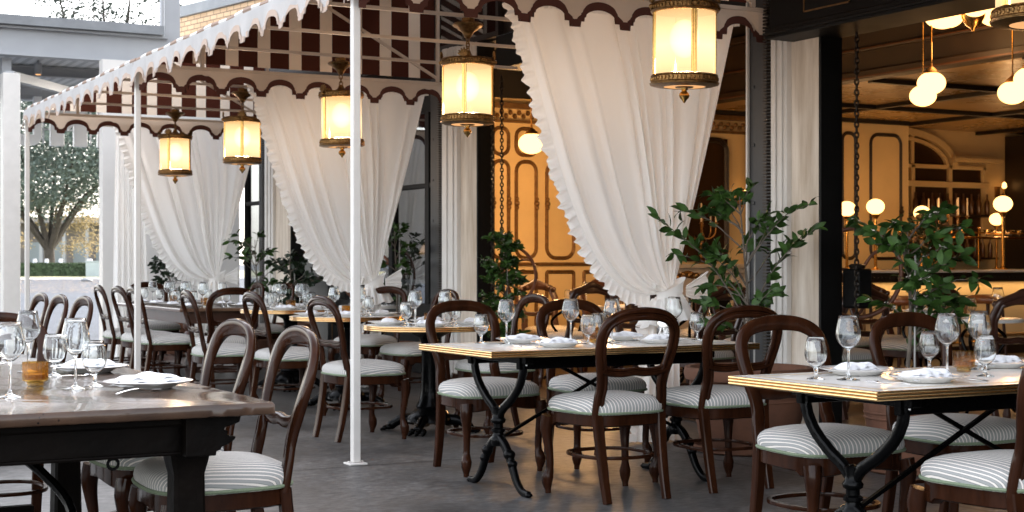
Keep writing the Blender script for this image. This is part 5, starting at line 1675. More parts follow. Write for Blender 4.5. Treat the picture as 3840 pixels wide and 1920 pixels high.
def make_plant(name, loc, label, height, spread, nbr, leaf, pot_r, pot_h, seed, nleaf=16, flowers=0, mat_leaf=None, low=0.35, stake=True, saucer=True, bias=(0, 0), fruit=0, group='potted plants among the tables', reach=()):
    rnd = random.Random(seed)
    P = empty(name, loc, 0, label, 'plant', group)
    b = MB()
    if pot_r:
        b.open_lathe([(0.001, 0.03), (pot_r * 0.70, 0.03), (pot_r * 0.76, 0.06), (pot_r * 0.88, pot_h * 0.55), (pot_r * 0.93, pot_h * 0.80), (pot_r * 0.93, pot_h * 0.84), (pot_r * 1.0, pot_h * 0.86), (pot_r * 1.02, pot_h * 0.93), (pot_r * 1.0, pot_h), (pot_r * 0.92, pot_h), (pot_r * 0.90, pot_h * 0.86), (pot_r * 0.001, pot_h * 0.86)], 40)
        for z in (0.62, 0.68): b.tube([(pot_r * (0.79 + 0.15 * z) * 1.02 * math.cos(2 * PI * i / 40), pot_r * (0.79 + 0.15 * z) * 1.02 * math.sin(2 * PI * i / 40), pot_h * z) for i in range(40)], 0.007, 6, True, (0, 0, 1))
        PT = b.build('pot', M['terracotta'], P, angle=45)
        b = MB(); b.lathe([(0.001, pot_h * 0.87), (pot_r * 0.895, pot_h * 0.87), (pot_r * 0.895, pot_h * 0.9), (0.001, pot_h * 0.91)], 30); b.build('soil', M['soil'], P)
        if saucer:
            b = MB(); b.lathe([(0.001, 0.0), (pot_r * 0.82, 0.0), (pot_r * 0.88, 0.012), (pot_r * 0.90, 0.045), (pot_r * 0.86, 0.045), (pot_r * 0.8, 0.02), (0.001, 0.02)], 40); b.build('saucer', M['terracotta'], P)
    base = pot_h * 0.9 if pot_r else 0.0
    st = MB(); lf = MB(); fl = MB(); fr_ = MB()
    H = height - base
    trunk = [Vector((bias[0] * t * 0.5 + 0.02 * math.sin(5 * t), bias[1] * t * 0.5 + 0.02 * math.cos(4 * t), base + H * t * 0.92)) for t in [i / 10 for i in range(11)]]
    st.tube(trunk, 0.012, 7, ref=(0, 1, 0), scales=[1.2 - 0.9 * i / 10 for i in range(11)])
    for k in range(nbr):
        t = lerp(low, 1.0, (k + rnd.random() * 0.6) / nbr)
        p0 = trunk[min(10, int(t * 10))]
        an = rnd.uniform(0, 2 * PI)
        ln = spread * (0.5 + 0.5 * math.sin(PI * min(1, (t - low) / (1 - low) * 0.8 + 0.2))) * rnd.uniform(0.6, 1.15)
        up_ = rnd.uniform(0.35, 1.3)
        d = Vector((math.cos(an) + bias[0], math.sin(an) + bias[1], up_)).normalized()
        pts = []
        for i in range(7):
            q = i / 6
            pts.append(p0 + d * (ln * q) + Vector((0, 0, 0.10 * ln * math.sin(PI * q) - 0.10 * ln * q * q)) + Vector((rnd.uniform(-1, 1), rnd.uniform(-1, 1), rnd.uniform(-1, 1))) * 0.008)
        st.tube(pts, 0.0042, 5, ref=(0.3, 1, 0.2), scales=[1.2, 1.1, 1, .85, .7, .55, .4])
        for j in range(nleaf):
            q = rnd.uniform(0.22, 1.0) ** 0.8 * 6
            i = min(5, int(q)); p = pts[i].lerp(pts[i + 1], q - i)
            an2 = rnd.uniform(0, 2 * PI)
            dd = (pts[i + 1] - pts[i]).normalized() * rnd.uniform(0.3, 1.0) + Vector((math.cos(an2), math.sin(an2), rnd.uniform(-0.9, 1.0))) * 0.9
            leaf_at(lf, p, dd, leaf * rnd.uniform(0.65, 1.15), leaf * rnd.uniform(0.36, 0.5), rnd)
            if flowers and rnd.random() < flowers:
                c = p + dd.normalized() * 0.02
                for f_ in range(5):
                    a5 = 2 * PI * f_ / 5 + rnd.random()
                    leaf_at(fl, c, Vector((math.cos(a5), math.sin(a5), rnd.uniform(-0.2, 0.9))), 0.017, 0.009, rnd)
            if fruit and rnd.random() < fruit:
                fr_.sphere(tuple(p - Vector((0, 0, 0.02))), 0.014, 8, 6)
    for (dx, dy, z0, z1, nl) in reach:
        pts = [Vector((dx * q, dy * q, lerp(z0, z1, q ** 0.8) + 0.05 * math.sin(4 * q))) for q in [k / 9 for k in range(10)]]
        st.tube(pts, 0.0045, 5, ref=(0.3, 1, 0.2), scales=[1.3 - 0.09 * k for k in range(10)])
        for j in range(nl):
            q = 2 + 7 * (j + rnd.random()) / nl; i = min(8, int(q)); p = pts[i].lerp(pts[i + 1], q - i)
            an2 = rnd.uniform(0, 2 * PI)
            leaf_at(lf, p, (pts[i + 1] - pts[i]).normalized() + Vector((math.cos(an2), math.sin(an2), rnd.uniform(-0.8, 0.9))) * 0.9, leaf * rnd.uniform(0.8, 1.25), leaf * rnd.uniform(0.38, 0.5), rnd)
    S_ = st.build('stem', M['bark'], P)
    lf.build('foliage', mat_leaf or M['leaf'], P, fixn=False, angle=80)
    if fl.v: fl.build('blossom', M['petal'], P, fixn=False)
    if fr_.v: fr_.build('kumquat', mat('orange_fruit', (0.55, 0.16, 0.02), 0.4), P)
    if stake:
        b = MB()
        b.tube([(0.03, -0.02, base - 0.02), (0.035, -0.02, height * 0.82)], 0.006, 6); b.build('stake', mat('cane', (0.30, 0.29, 0.27), 0.5), P)
    return P
make_plant('potted_citrus', (5.92, 7.66, 0), 'tall leafy citrus in the broad terracotta pot beside the dark steel pier', 1.70, 0.58, 22, 0.096, 0.40, 0.53, 5, 16, 0.0, low=0.22, bias=(-0.16, -0.05), reach=((-0.62, 0.10, 0.75, 1.50, 26), (0.30, -0.30, 0.8, 1.45, 26)))
make_plant('potted_citrus', (6.12, 6.45, 0), 'blossoming citrus in front of the bar counter', 1.50, 0.52, 24, 0.108, 0.27, 0.50, 8, 15, 0.16, low=0.28)
make_plant('potted_citrus', (6.15, 11.35, 0), 'slim flowering bush beside the chain in front of the black jamb', 1.56, 0.27, 60, 0.070, 0.17, 0.36, 12, 26, 0.14, low=0.02, saucer=False)
make_plant('potted_citrus', (5.95, 17.1, 0), 'loose broad leaved plant before the dark frame near the third pier', 1.55, 0.50, 15, 0.115, 0.26, 0.45, 15, 9, 0.0, low=0.35)
make_plant('potted_citrus', (6.22, 13.72, 0), 'leafy plant half hidden by the slate grey steel pier', 1.70, 0.26, 16, 0.085, 0.2, 0.40, 22, 13, 0.0, low=0.35)
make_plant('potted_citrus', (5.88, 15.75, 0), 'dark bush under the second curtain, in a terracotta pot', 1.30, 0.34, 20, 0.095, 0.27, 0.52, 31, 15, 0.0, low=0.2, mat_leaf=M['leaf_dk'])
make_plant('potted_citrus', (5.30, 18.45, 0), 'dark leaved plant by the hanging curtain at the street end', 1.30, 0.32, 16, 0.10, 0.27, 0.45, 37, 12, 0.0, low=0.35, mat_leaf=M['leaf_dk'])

# ------------------------------------------------------------------ door hoist wheels and chains
def hoist(name, loc, r, rz, label):
    W = empty(name, loc, rz, label, 'hand wheel', 'iron hoist wheels inside the openings')
    b = MB(); b.tube([(r * math.cos(2 * PI * i / 48), 0, r * math.sin(2 * PI * i / 48)) for i in range(48)], 0.016, 10, True); b.build('rim', M['rust'], W)
    for i in range(3):
        a = 2 * PI * i / 3 + 0.5
        b = MB(); pts = [(r * q * math.cos(a + 0.35 * math.sin(PI * q)), 0, r * q * math.sin(a + 0.35 * math.sin(PI * q))) for q in [k / 8 for k in range(9)]]
        b.tube(pts, 0.011, 8); b.build('spoke', M['rust'], W)
    b = MB(); b.prism([(0.045 * math.cos(2 * PI * i / 12), 0.045 * math.sin(2 * PI * i / 12)) for i in range(12)], -0.05, 0.05); b.build('hub', M['chain'], W)
    return W
hoist('hand_hoist', (6.90, 7.76, 1.12), 0.30, R(-30), 'rusty hand wheel behind the blossoming citrus, next to the hanging chain')
hoist('hand_hoist', (6.95, 12.78, 1.06), 0.30, R(-20), 'rusty hand wheel beside the slim flowering bush')
hoist('hand_hoist', (6.75, 15.64, 1.03), 0.29, R(-30), 'rusty hand wheel under the second curtain tie')
def chain(x, y, z0, z1, label, r=0.015):
    b = MB(); n = int((z1 - z0) / 0.034)
    for i in range(n):
        z = z0 + 0.034 * i
        pts = [(r * math.cos(2 * PI * k / 8), 0, z + 0.021 * math.sin(2 * PI * k / 8)) for k in range(8)]
        if i % 2:
            pts = [(0.6 * p[0], 0.8 * p[0], p[2]) for p in pts]
        b.tube(pts, 0.0068, 5, True, ref=(0, 1, 0) if i % 2 == 0 else (0.8, -0.6, 0))
    o = b.build('hanging_chain', M['chain']); o.location = (x, y, 0)
    tag(o, label, 'chain', 'oiled hoist chains')
chain(6.60, 7.42, 0.85, 2.70, 'long dark chain hanging in the bar room opening')
chain(6.60, 12.38, 0.95, 2.95, 'dark chain close to the black jamb, one of two')
chain(6.60, 12.20, 0.95, 2.95, 'dark chain nearer the gilt panels, one of two')
GB_ = empty('hoist_gearbox', (6.72, 7.55, 1.02), 0, 'black gearbox on the jamb behind the citrus leaves', 'gearbox')
b = MB(); b.box(-0.06, -0.08, -0.13, 0.06, 0.08, 0.13); b.build('casing', M['black'], GB_, bevel=0.015)
b = MB(); b.lathe([(0.05, 0), (0.055, 0.02), (0.04, 0.03), (0.001, 0.03)], 16, (0, 0, 0)); b.build('cap', M['chain'], GB_).location = (0, 0, 0.1305)
# ------------------------------------------------------------------ bar
BY = 14.15
BA = empty('bar_counter', (14, BY, 0), 0, 'long bar counter with pale panelled front and dark studded edge', 'bar')
def bb(mb, name, m, parent=None, **kw):
    mb.v = [(p[0] - 14, p[1] - BY, p[2]) for p in mb.v]
    return mb.build(name, m, parent or BA, **kw)
bx0, bx1 = 12.4, 18.5
b = MB(); b.box(bx0, BY - 0.22, 1.06, bx1, BY + 0.6, 1.095); bb(b, 'counter_top', M['marble'], bevel=0.008, smooth=False)
b = MB(); b.box(bx0, BY - 0.19, 0.945, bx1, BY + 0.55, 1.0595); bb(b, 'studded_edge', M['brown_in'], bevel=0.012, smooth=False)
b = MB()
for i in range(96): b.sphere((bx0 + 0.04 + i * 0.063, BY - 0.195, 1.0), 0.017, 7, 5)
bb(b, 'stud_row', M['chain'])
b = MB(); b.box(bx0, BY, 0.12, bx1, BY + 0.5, 0.944); FR = bb(b, 'front_panel', mat('cream_joinery', (0.62, 0.50, 0.32), 0.5, var=0.06, vscale=2), smooth=False)
for (a, c) in ((12.7, 13.35), (13.45, 14.1), (14.4, 17.2)):
    b = MB(); panel_ring(b, a, c, 0.25, 0.72, 0.02, BY, 1.1); bb(b, 'panel_moulding', M['gold'])
b = MB(); b.box(bx0, BY - 0.03, 0, bx1, BY + 0.5, 0.119); bb(b, 'plinth', M['brown_in'], smooth=False)
b = MB()
for x in (13.4, 14.6, 15.6, 16.5):
    b.tube(cr([(x, BY - 0.005, 0.90), (x, BY - 0.05, 0.88), (x, BY - 0.05, 0.84), (x, BY - 0.03, 0.83)], 4), 0.006, 6, ref=(1, 0, 0))
bb(b, 'bag_hook', M['brass'])
b = MB(); b.add([(bx0 + 0.2, BY - 0.14, 0.9446), (bx1, BY - 0.14, 0.9446), (bx1, BY - 0.08, 0.9446), (bx0 + 0.2, BY - 0.08, 0.9446)], [(3, 2, 1, 0)])
bb(b, 'under_counter_light', emis('strip_glow', (1.0, 0.58, 0.22), 15 * ES), smooth=False, fixn=False)
# glass rack above the counter
b = MB()
for z in (1.52, 1.58): b.tube([(13.6, BY + 0.35, z), (18.2, BY + 0.35, z)], 0.012, 8, ref=(0, 0, 1))
for x in (13.9, 15.0, 16.1, 17.2): b.tube([(x, BY + 0.35, 1.1), (x, BY + 0.35, 1.62)], 0.012, 8); b.sphere((x, BY + 0.35, 1.64), 0.022, 8, 6)
b.box(13.6, BY + 0.30, 1.50, 18.2, BY + 0.50, 1.508)
bb(b, 'brass_rack', M['brass'])
rb = random.Random(4)
cp_ = None
for i in range(22):
    x = 13.9 + i * 0.16 + rb.uniform(-0.02, 0.02)
    if i in (7, 14): continue
    if cp_ is None:
        cp_ = MB().open_lathe([(0.03, 0), (0.005, 0.006), (0.005, 0.06), (0.02, 0.07), (0.045, 0.115)], 12).build('coupe_glass', M['glass'])
        tag(cp_, 'stemmed coupe glass on the brass rack over the bar', 'glass', 'coupe glasses on the bar rack'); o = cp_
    else:
        o = copy_tree(cp_)
    o.location = (x, BY + 0.40, 1.509)
bo = None
for i in range(26):
    x = 14.35 + i * 0.075 + rb.uniform(-0.01, 0.01)
    if bo is None:
        bo = empty('liquor_bottle', (0, 0, 0), 0, 'bottle on the back bar behind the brass rack', 'bottle', 'bottles on the back bar')
        MB().lathe([(0.001, 0), (0.030, 0), (0.035, 0.01), (0.035, 0.17), (0.014, 0.22), (0.013, 0.29), (0.001, 0.29)], 12).build('bottle_body', M['bottle_amber'], bo)
        o = bo
    else: o = copy_tree(bo)
    o.location = (x, AY - 0.22, 1.26 if i % 2 else 1.86)
b = MB(); b.box(14.26, AY - 0.30, 1.23, 16.3, AY - 0.101, 1.26); b.box(14.26, AY - 0.30, 1.83, 16.3, AY - 0.101, 1.86)
SH = b.build('back_bar_shelf', M['brown_in'], smooth=False); tag(SH, 'pair of dark shelves holding bottles before the arched window', 'shelf')
# globe lamps standing on the bar
def make_bar_lamp():
    T = empty('globe_bar_lamp', (0, 0, 0), 0, 'x', 'lamp', 'opal globe lamps standing on the bar')
    b = MB(); b.lathe([(0.001, 0), (0.07, 0), (0.072, 0.012), (0.04, 0.02), (0.026, 0.04), (0.020, 0.05), (0.020, 0.68), (0.030, 0.69), (0.030, 0.70), (0.055, 0.73), (0.06, 0.75), (0.04, 0.755), (0.001, 0.757)], 18); b.build('stem', M['brass'], T)
    b = MB(); b.sphere((0, 0, 0.855), 0.122, 22, 14, 0.86); b.build('globe', M['globe'], T)
    ld = bpy.data.lights.new('bar_globe_light', 'POINT'); ld.energy = 1.0; ld.color = (1.0, 0.58, 0.26); ld.shadow_soft_size = 0.1
    lo = bpy.data.objects.new('bar_globe_light', ld); COL.objects.link(lo); lo.parent = T; lo.location = (0, -0.16, 0.86)
    return T
bl = placer(make_bar_lamp())
for (x, y, s, l) in ((15.05, BY - 0.02, 1.0, 'opal globe lamp on the bar, brass stem clear of the plant'), (15.75, BY + 0.75, 0.80, 'smaller opal globe lamp behind the bar near the yellow wall'),
                  (12.98, BY + 0.1, 0.92, 'opal globe lamp on the bar, touching the citrus leaves'), (12.52, BY + 0.1, 0.88, 'opal globe lamp cut by the hanging chain'),
                  (13.85, BY + 0.2, 0.85, 'opal globe lamp glowing behind the bouquet')):
    o = bl((x, y, 1.095), 0, l, 'opal globe lamps standing on the bar'); o.scale = (s, s, s)
# bouquet on the bar
bq = MB(); bf = MB(); rq = random.Random(9)
BQ = empty('flower_bouquet', (13.75, BY - 0.02, 1.095), 0, 'large loose bouquet of dusky flowers in a bowl on the bar', 'bouquet')
for i in range(300):
    a = rq.uniform(0, 2 * PI); e_ = rq.uniform(-0.2, 1.4); rr_ = rq.uniform(0.12, 0.38)
    p = Vector((rr_ * math.cos(a) * math.cos(e_), rr_ * math.sin(a) * math.cos(e_), 0.33 + rr_ * math.sin(e_)))
    leaf_at(bq, p, p - Vector((0, 0, 0.3)) + Vector((rq.uniform(-.1, .1), rq.uniform(-.1, .1), rq.uniform(-.1, .1))), 0.07, 0.04, rq)
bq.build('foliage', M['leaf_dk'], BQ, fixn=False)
for i in range(26):
    a = rq.uniform(0, 2 * PI); e_ = rq.uniform(-0.1, 1.4); rr_ = rq.uniform(0.25, 0.40)
    bf.sphere((rr_ * math.cos(a) * math.cos(e_), rr_ * math.sin(a) * math.cos(e_), 0.33 + rr_ * math.sin(e_)), rq.uniform(0.025, 0.045), 8, 6)
bf.build('blossom', mat('dusky_petal', (0.14, 0.07, 0.045), 0.9, col2=(0.22, 0.20, 0.11), vscale=6, bump=0.8, bscale=50), BQ)
b = MB(); b.lathe([(0.001, 0), (0.08, 0), (0.05, 0.03), (0.06, 0.06), (0.14, 0.14), (0.16, 0.20), (0.001, 0.19)], 20); b.build('bowl', M['brass'], BQ)
# bar stools
def make_stool():
    T = empty('leather_bar_stool', (0, 0, 0), 0, 'x', 'stool', 'tan leather stools at the bar')
    b = MB(); b.lathe([(0.001, 0.70), (0.24, 0.70), (0.255, 0.72), (0.26, 0.745), (0.25, 0.775), (0.20, 0.795), (0.1, 0.805), (0.001, 0.807)], 28); b.build('seat', M['leather'], T)
    for i in range(4):
        a = PI / 4 + i * PI / 2
        b = MB(); b.tube([(0.16 * math.cos(a), 0.16 * math.sin(a), 0.70), (0.21 * math.cos(a), 0.21 * math.sin(a), 0.0)], 0.018, 8); b.build('leg', M['wood_dark'], T)
    b = MB(); b.tube([(0.195 * math.cos(2 * PI * i / 24), 0.195 * math.sin(2 * PI * i / 24), 0.25) for i in range(24)], 0.01, 6, True, (0, 0, 1)); b.build('foot_ring', M['brass'], T)
    return T
sp_ = placer(make_stool())
for i, (x, n_) in enumerate(((11.55, 'first'), (12.20, 'second'), (12.88, 'third'), (13.6, 'fourth'))):
    sp_((x, 13.0, 0.004), 0, 'tan leather bar stool, %s from the citrus plant' % n_, 'tan leather stools at the bar')
# candelabra
def candelabrum(loc, label, n=5, h=0.55, r=0.18, up=True):
    T = empty('candelabrum', loc, 0, label, 'candelabrum')
    b = MB(); b.lathe([(0.001, 0), (0.08, 0), (0.085, 0.02), (0.05, 0.04), (0.02, 0.07), (0.03, 0.12), (0.015, 0.16), (0.022, h * 0.55), (0.035, h * 0.62), (0.015, h * 0.7), (0.02, h)], 14); b.build('stem', M['brass_old'], T)
    for i in range(n):
        a = 2 * PI * i / n + 0.3; c, s = math.cos(a), math.sin(a)
        b = MB(); b.tube(cr([(0, 0, h * 0.62), (r * 0.5 * c, r * 0.5 * s, h * 0.55), (r * 0.95 * c, r * 0.95 * s, h * 0.66), (r * c, r * s, h * 0.86)], 5), 0.009, 6, ref=(-s, c, 0)); b.lathe([(0.01, 0), (0.028, 0.01), (0.028, 0.016), (0.012, 0.03)], 10, (r * c, r * s, h * 0.86)); b.build('arm', M['brass_old'], T)
        b = MB(); b.lathe([(0.011, 0), (0.009, 0.22), (0.001, 0.225)], 10, (r * c, r * s, h * 0.86 + 0.03)); b.build('candle', M['candle'], T)
    return T
candelabrum((10.75, WY - 0.18, 1.17), 'gilt candelabrum with ivory candles on the mantelpiece')
candelabrum((14.35, BY + 0.25, 1.095), 'tall dark candelabrum on the bar before the arched window', 6, 0.78, 0.24)
# carved firescreen chair
b = MB()
b.tube(cr([(-0.25, 0, 0.05), (-0.26, 0, 0.5), (-0.24, 0, 0.85), (-0.12, 0, 1.02), (0, 0, 1.08), (0.12, 0, 1.02), (0.24, 0, 0.85), (0.26, 0, 0.5), (0.25, 0, 0.05)], 5), 0.022, 8)
rk = random.Random(2)
for i in range(40):
    a = PI * i / 39
    b.sphere((0.22 * math.cos(a) * 1.1, rk.uniform(-0.01, 0.01), 0.86 + 0.19 * math.sin(a) + rk.uniform(-0.02, 0.02)), rk.uniform(0.018, 0.034), 7, 5)
FS = empty('gilt_armchair', (9.4, 13.2, 0), 0, 'gilt armchair with a crest of carved flowers before the fireplace', 'chair')
b.build('carved_back', M['brass_old'], FS)
b = MB(); b.box(-0.24, -0.45, 0.38, 0.24, 0.02, 0.46); b.build('seat', M['leather'], FS, bevel=0.03)
for s in (-1, 1):
    b = MB(); b.tube([(s * 0.22, -0.42, 0.38), (s * 0.23, -0.43, 0)], 0.018, 8); b.build('leg', M['brass_old'], FS)

# ------------------------------------------------------------------ hanging globes
PEN_W = 1.0
def make_pendant():
    T = empty('globe_pendant', (0, 0, 0), 0, 'x', 'pendant lamp', 'opal globe pendants in the bar room')
    b = MB(); b.sphere((0, 0, 0), 0.17, 26, 16, 0.80); b.build('globe', M['globe'], T)
    b = MB(); b.lathe([(0.085, 0.112), (0.09, 0.122), (0.075, 0.15), (0.04, 0.18), (0.015, 0.20), (0.012, 0.24)], 20); b.build('cap', M['brass_old'], T)
    b = MB(); b.tube([(0, 0, 0.2), (0, 0, 1.4)], 0.009, 8); b.build('rod', M['brass'], T)
    ld = bpy.data.lights.new('globe_light', 'POINT'); ld.energy = PEN_W; ld.color = (1.0, 0.56, 0.24); ld.shadow_soft_size = 0.12
    lo = bpy.data.objects.new('globe_light', ld); COL.objects.link(lo); lo.parent = T; lo.location = (0, 0, -0.32)
    return T
pd = placer(make_pendant())
def pend(px, py, d, lab, s=1.0, w_=0):
    rx = (px - 1288) / 3800 * d
    x = 0.8763 * rx + 0.4818 * d; y = -0.4818 * rx + 0.8763 * d; z = 1.19 + (660 - py) / 3800 * d
    o = pd((round(x, 3), round(y, 3), round(z, 3)), 0, lab, 'opal globe pendants in the bar room'); o.scale = (s, s, s)
    if w_:
        for c_ in o.children:
            if c_.type == 'LIGHT': c_.data = c_.data.copy(); c_.data.energy = w_
    return o
pend(2343, 209, 13.5, 'opal globe pendant overlapping a lower one, near the dark soffit', 0.74)
pend(2322, 241, 13.95, 'opal globe pendant, lower of the overlapping pair', 0.72)
pend(2547, 233, 13.1, 'opal globe pendant by the picture edge, above the sconce wall', 0.74)
pend(2590, 200, 12.2, 'opal globe pendant cut by the picture edge', 0.74)
pend(2372, 34, 13.5, 'opal globe peeping out below the black lintel')
for (x, y) in ((15.4, 11.8),):  # unseen pendant, added to brighten the bar room
    o = pd((x, y, 2.45 if x > 10.4 else 2.9), 0, 'added opal globe pendant deeper in the bar room, unseen, for more light', 'opal globe pendants in the bar room'); o.scale = (0.74, 0.74, 0.42 if x > 10.4 else 0.55)
pend(1337, 361, 15.5, 'opal globe glowing beside the ruffle of the largest curtain', 0.8, 5)
pend(1437, 352, 15.0, 'opal globe shining faintly through the largest curtain', 0.8, 5)
pend(1530, 540, 15.5, 'opal globe behind the largest curtain, lower and fainter', 0.8, 5)
# chandelier cluster
CH = empty('globe_chandelier', (8.95, 7.0, 3.62), 0, 'x', 'chandelier')
d_ = 12.6; rx = (2448 - 1288) / 3800 * d_
cxp, cyp = 0.8763 * rx + 0.4818 * d_, -0.4818 * rx + 0.8763 * d_
CH.location = (cxp, cyp, 3.26)
CH['label'] = 'brass chandelier with a pierced bowl and opal globes under the lintel'
b = MB(); b.lathe([(0.001, -0.15), (0.012, -0.14), (0.02, -0.12), (0.06, -0.09), (0.095, -0.03), (0.105, 0.03), (0.09, 0.05), (0.04, 0.06), (0.02, 0.1), (0.02, 0.44)], 24); b.build('brass_bowl', M['brass'], CH)
for i in range(5):
    a = 2 * PI * i / 5 + 0.2; c, s = math.cos(a), math.sin(a)
    b = MB(); b.tube(cr([(0.06 * c, 0.06 * s, 0.05), (0.16 * c, 0.16 * s, 0.16), (0.28 * c, 0.28 * s, 0.12)], 5), 0.010, 7, ref=(-s, c, 0)); b.build('arm', M['brass'], CH)
    b = MB(); b.sphere((0.30 * c, 0.30 * s, 0.03), 0.115, 20, 12, 0.85); b.build('globe', M['globe'], CH)
# wall sconces
def sconce(x, y, z, label, face=(0, -1)):
    T = empty('wall_sconce', (x, y, z), 0, label, 'wall lamp', 'small wall lamps')
    b = MB(); b.box(-0.05, -0.02, -0.08, 0.05, 0, 0.08); b.build('back_plate', M['brass_old'], T, bevel=0.008)
    b = MB(); b.tube(cr([(0, -0.02, -0.02), (0, -0.10, -0.04), (0, -0.14, 0.04)], 4), 0.009, 7, ref=(1, 0, 0)); b.build('arm', M['brass'], T)
    b = MB(); b.open_lathe([(0.02, 0.0), (0.035, 0.02), (0.028, 0.07), (0.01, 0.09)], 14, (0, -0.14, 0.05)); b.build('shade', M['globe'], T, fixn=False)
    return T
sconce(11.45, WY - 0.002, 1.95, 'small wall lamp beside the overmantel mirror, near the steel pier')
sconce(16.6, AY + 0.02 - 0.001, 2.2, 'small wall lamp on the glowing yellow wall by the picture edge')
sconce(9.38, WY - 0.002, 2.2, 'added wall lamp behind the largest curtain, brightening the yellow panelled wall')  # made-up sconce, added to wash the yellow wall with warm light
# framed picture, table lamp and bottles seen through the shopfront glass
PF = empty('framed_picture', (7.60, 14.65, 1.30), R(-60), 'small gilt framed print seen through the shopfront', 'picture')
b = MB(); b.box(-0.10, -0.01, 0, 0.10, 0.01, 0.33); b.build('frame', M['brass'], PF, bevel=0.004, smooth=False)
b = MB(); b.box(-0.075, -0.014, 0.025, 0.075, -0.0105, 0.305); b.build('print', M['art'], PF, smooth=False)
def table_lamp(x, y, z, label):
    T = empty('table_lamp', (x, y, z), 0, label, 'lamp', 'table lamps behind the shopfront')
    b = MB(); b.lathe([(0.001, 0), (0.06, 0), (0.03, 0.03), (0.045, 0.12), (0.012, 0.2), (0.012, 0.3)], 14); b.build('base', M['brass_old'], T)
    b = MB(); b.open_lathe([(0.13, 0.28), (0.12, 0.33), (0.06, 0.42)], 22); b.build('lamp_shade', emis('warm_shade', (1.0, 0.52, 0.22), 1.1 * ES) if not bpy.data.materials.get('warm_shade') else bpy.data.materials['warm_shade'], T, fixn=False)
    return T
table_lamp(7.3, 15.15, 1.0, 'lit table lamp behind the shopfront, beside the bottles')
table_lamp(7.25, 19.05, 1.0, 'lit table lamp behind glass at the street end')
b = MB(); b.box(7.1, 14.2, 0.94, 7.5, 17.1, 1.0); b.box(7.1, 18.6, 0.94, 7.5, 20.3, 1.0); 
SB = b.build('serving_shelf', M['marble'], smooth=False); tag(SB, 'pale shelf behind the shopfront glass carrying lamps and bottles', 'shelf')
for i, y in enumerate((15.45, 15.56, 15.70, 15.82)):
    o = copy_tree(bo, (7.3, y, 1.0), 0, 'bottle on the pale shelf behind the shopfront', 'bottles behind the shopfront')

# ------------------------------------------------------------------ street beyond
def clump_tree(name, loc, label, trunk_h, crown, n_clump, per, leaf, seed, trunk_r=0.5, autumn=0, gap=1.0, group='street trees', lmat='oak_leaf'):
    rnd = random.Random(seed)
    T = empty(name, loc, 0, label, 'tree', group)
    st = MB(); (cx_, cy_, cz_, rx_, ry_, rz_) = crown
    st.tube(cr([(0, 0, -0.1), (0.05, 0, trunk_h * 0.4), (0.0, 0, trunk_h)], 4), trunk_r, 12, ref=(0, 1, 0), scales=[1.35, 1.15, 1.05, 1, .97, .95, .95, .95, .95])
    limbs = []
    for i in range(11):
        a = 2 * PI * i / 11 + rnd.uniform(-.3, .3)
        L1 = rnd.uniform(0.45, 0.9)
        e = Vector((rx_ * L1 * math.cos(a), ry_ * L1 * math.sin(a), cz_ - rz_ * 0.55 + rnd.uniform(0, rz_ * 0.9)))
        m1 = Vector((e.x * 0.30, e.y * 0.30, trunk_h + (e.z - trunk_h) * rnd.uniform(0.22, 0.5)))
        m2 = Vector((e.x * 0.7, e.y * 0.7, trunk_h + (e.z - trunk_h) * rnd.uniform(0.55, 0.85)))
        P = cr([Vector((0, 0, trunk_h * 0.85)), m1, m2, e], 5)
        st.tube(P, trunk_r * 0.55, 8, ref=(0.2, 1, 0.1), scales=[1.0 - 0.88 * q / (len(P) - 1) for q in range(len(P))])
        limbs.append(P)
    st.build('trunk', mat('oak_bark', (0.055, 0.046, 0.038), 0.9, var=0.35, vscale=3, bump=0.6, bscale=8) if not bpy.data.materials.get('oak_bark') else bpy.data.materials['oak_bark'], T)
    lf = MB(); au = MB()
    for c in range(n_clump):
        while True:
            u = Vector((rnd.uniform(-1, 1), rnd.uniform(-1, 1), rnd.uniform(-1, 1)))
            if 0.25 < u.length < 1: break
        C0 = Vector((cx_ + u.x * rx_, cy_ + u.y * ry_, cz_ + u.z * rz_))
        if rnd.random() > gap: continue
        R0 = rnd.uniform(0.6, 1.35) * leaf * 5
        for k in range(per):
            v = Vector((rnd.gauss(0, 1), rnd.gauss(0, 1), rnd.gauss(0, 0.55))) * R0 * 0.55
            p = C0 + v
            s = leaf * rnd.uniform(0.6, 1.2)
            a1 = Vector((rnd.gauss(0, 1), rnd.gauss(0, 1), rnd.gauss(0, 0.6))).normalized(); a2 = a1.cross(Vector((rnd.gauss(0, 1), rnd.gauss(0, 1), rnd.gauss(0, 1)))).normalized()
            lf.add([p - a1 * s * 0.5, p + a2 * s * 0.28, p + a1 * s * 0.5, p - a2 * s * 0.28], [(0, 1, 2, 3)])
    lf.build('crown', M[lmat], T, fixn=False, smooth=False)
    if autumn:
        for c in range(autumn):
            C0 = Vector((rnd.uniform(-7, 7), rnd.uniform(4, 9), rnd.uniform(2.2, 6.5)))
            for k in range(60):
                p = C0 + Vector((rnd.gauss(0, 1), rnd.gauss(0, 1), rnd.gauss(0, .6))) * 0.55
                s = 0.22; a1 = Vector((rnd.gauss(0, 1), rnd.gauss(0, 1), rnd.gauss(0, 1))).normalized(); a2 = a1.cross(Vector((0.2, 0.4, 1))).normalized()
                au.add([p - a1 * s * 0.5, p + a2 * s * 0.4, p + a1 * s * 0.5, p - a2 * s * 0.4], [(0, 1, 2, 3)])
        o = au.build('autumn_crown', M['autumn'], None, fixn=False, smooth=False)
        return T, o
    return T
OX, OY = 27.6, 132.5
T_, au_ = clump_tree('live_oak', (OX, OY, 0.1), 'great spreading live oak beyond the street, forked low trunk', 2.3, (0, 0, 12.2, 17, 9, 6.9), 1150, 85, 0.33, 5, 0.46, autumn=70)
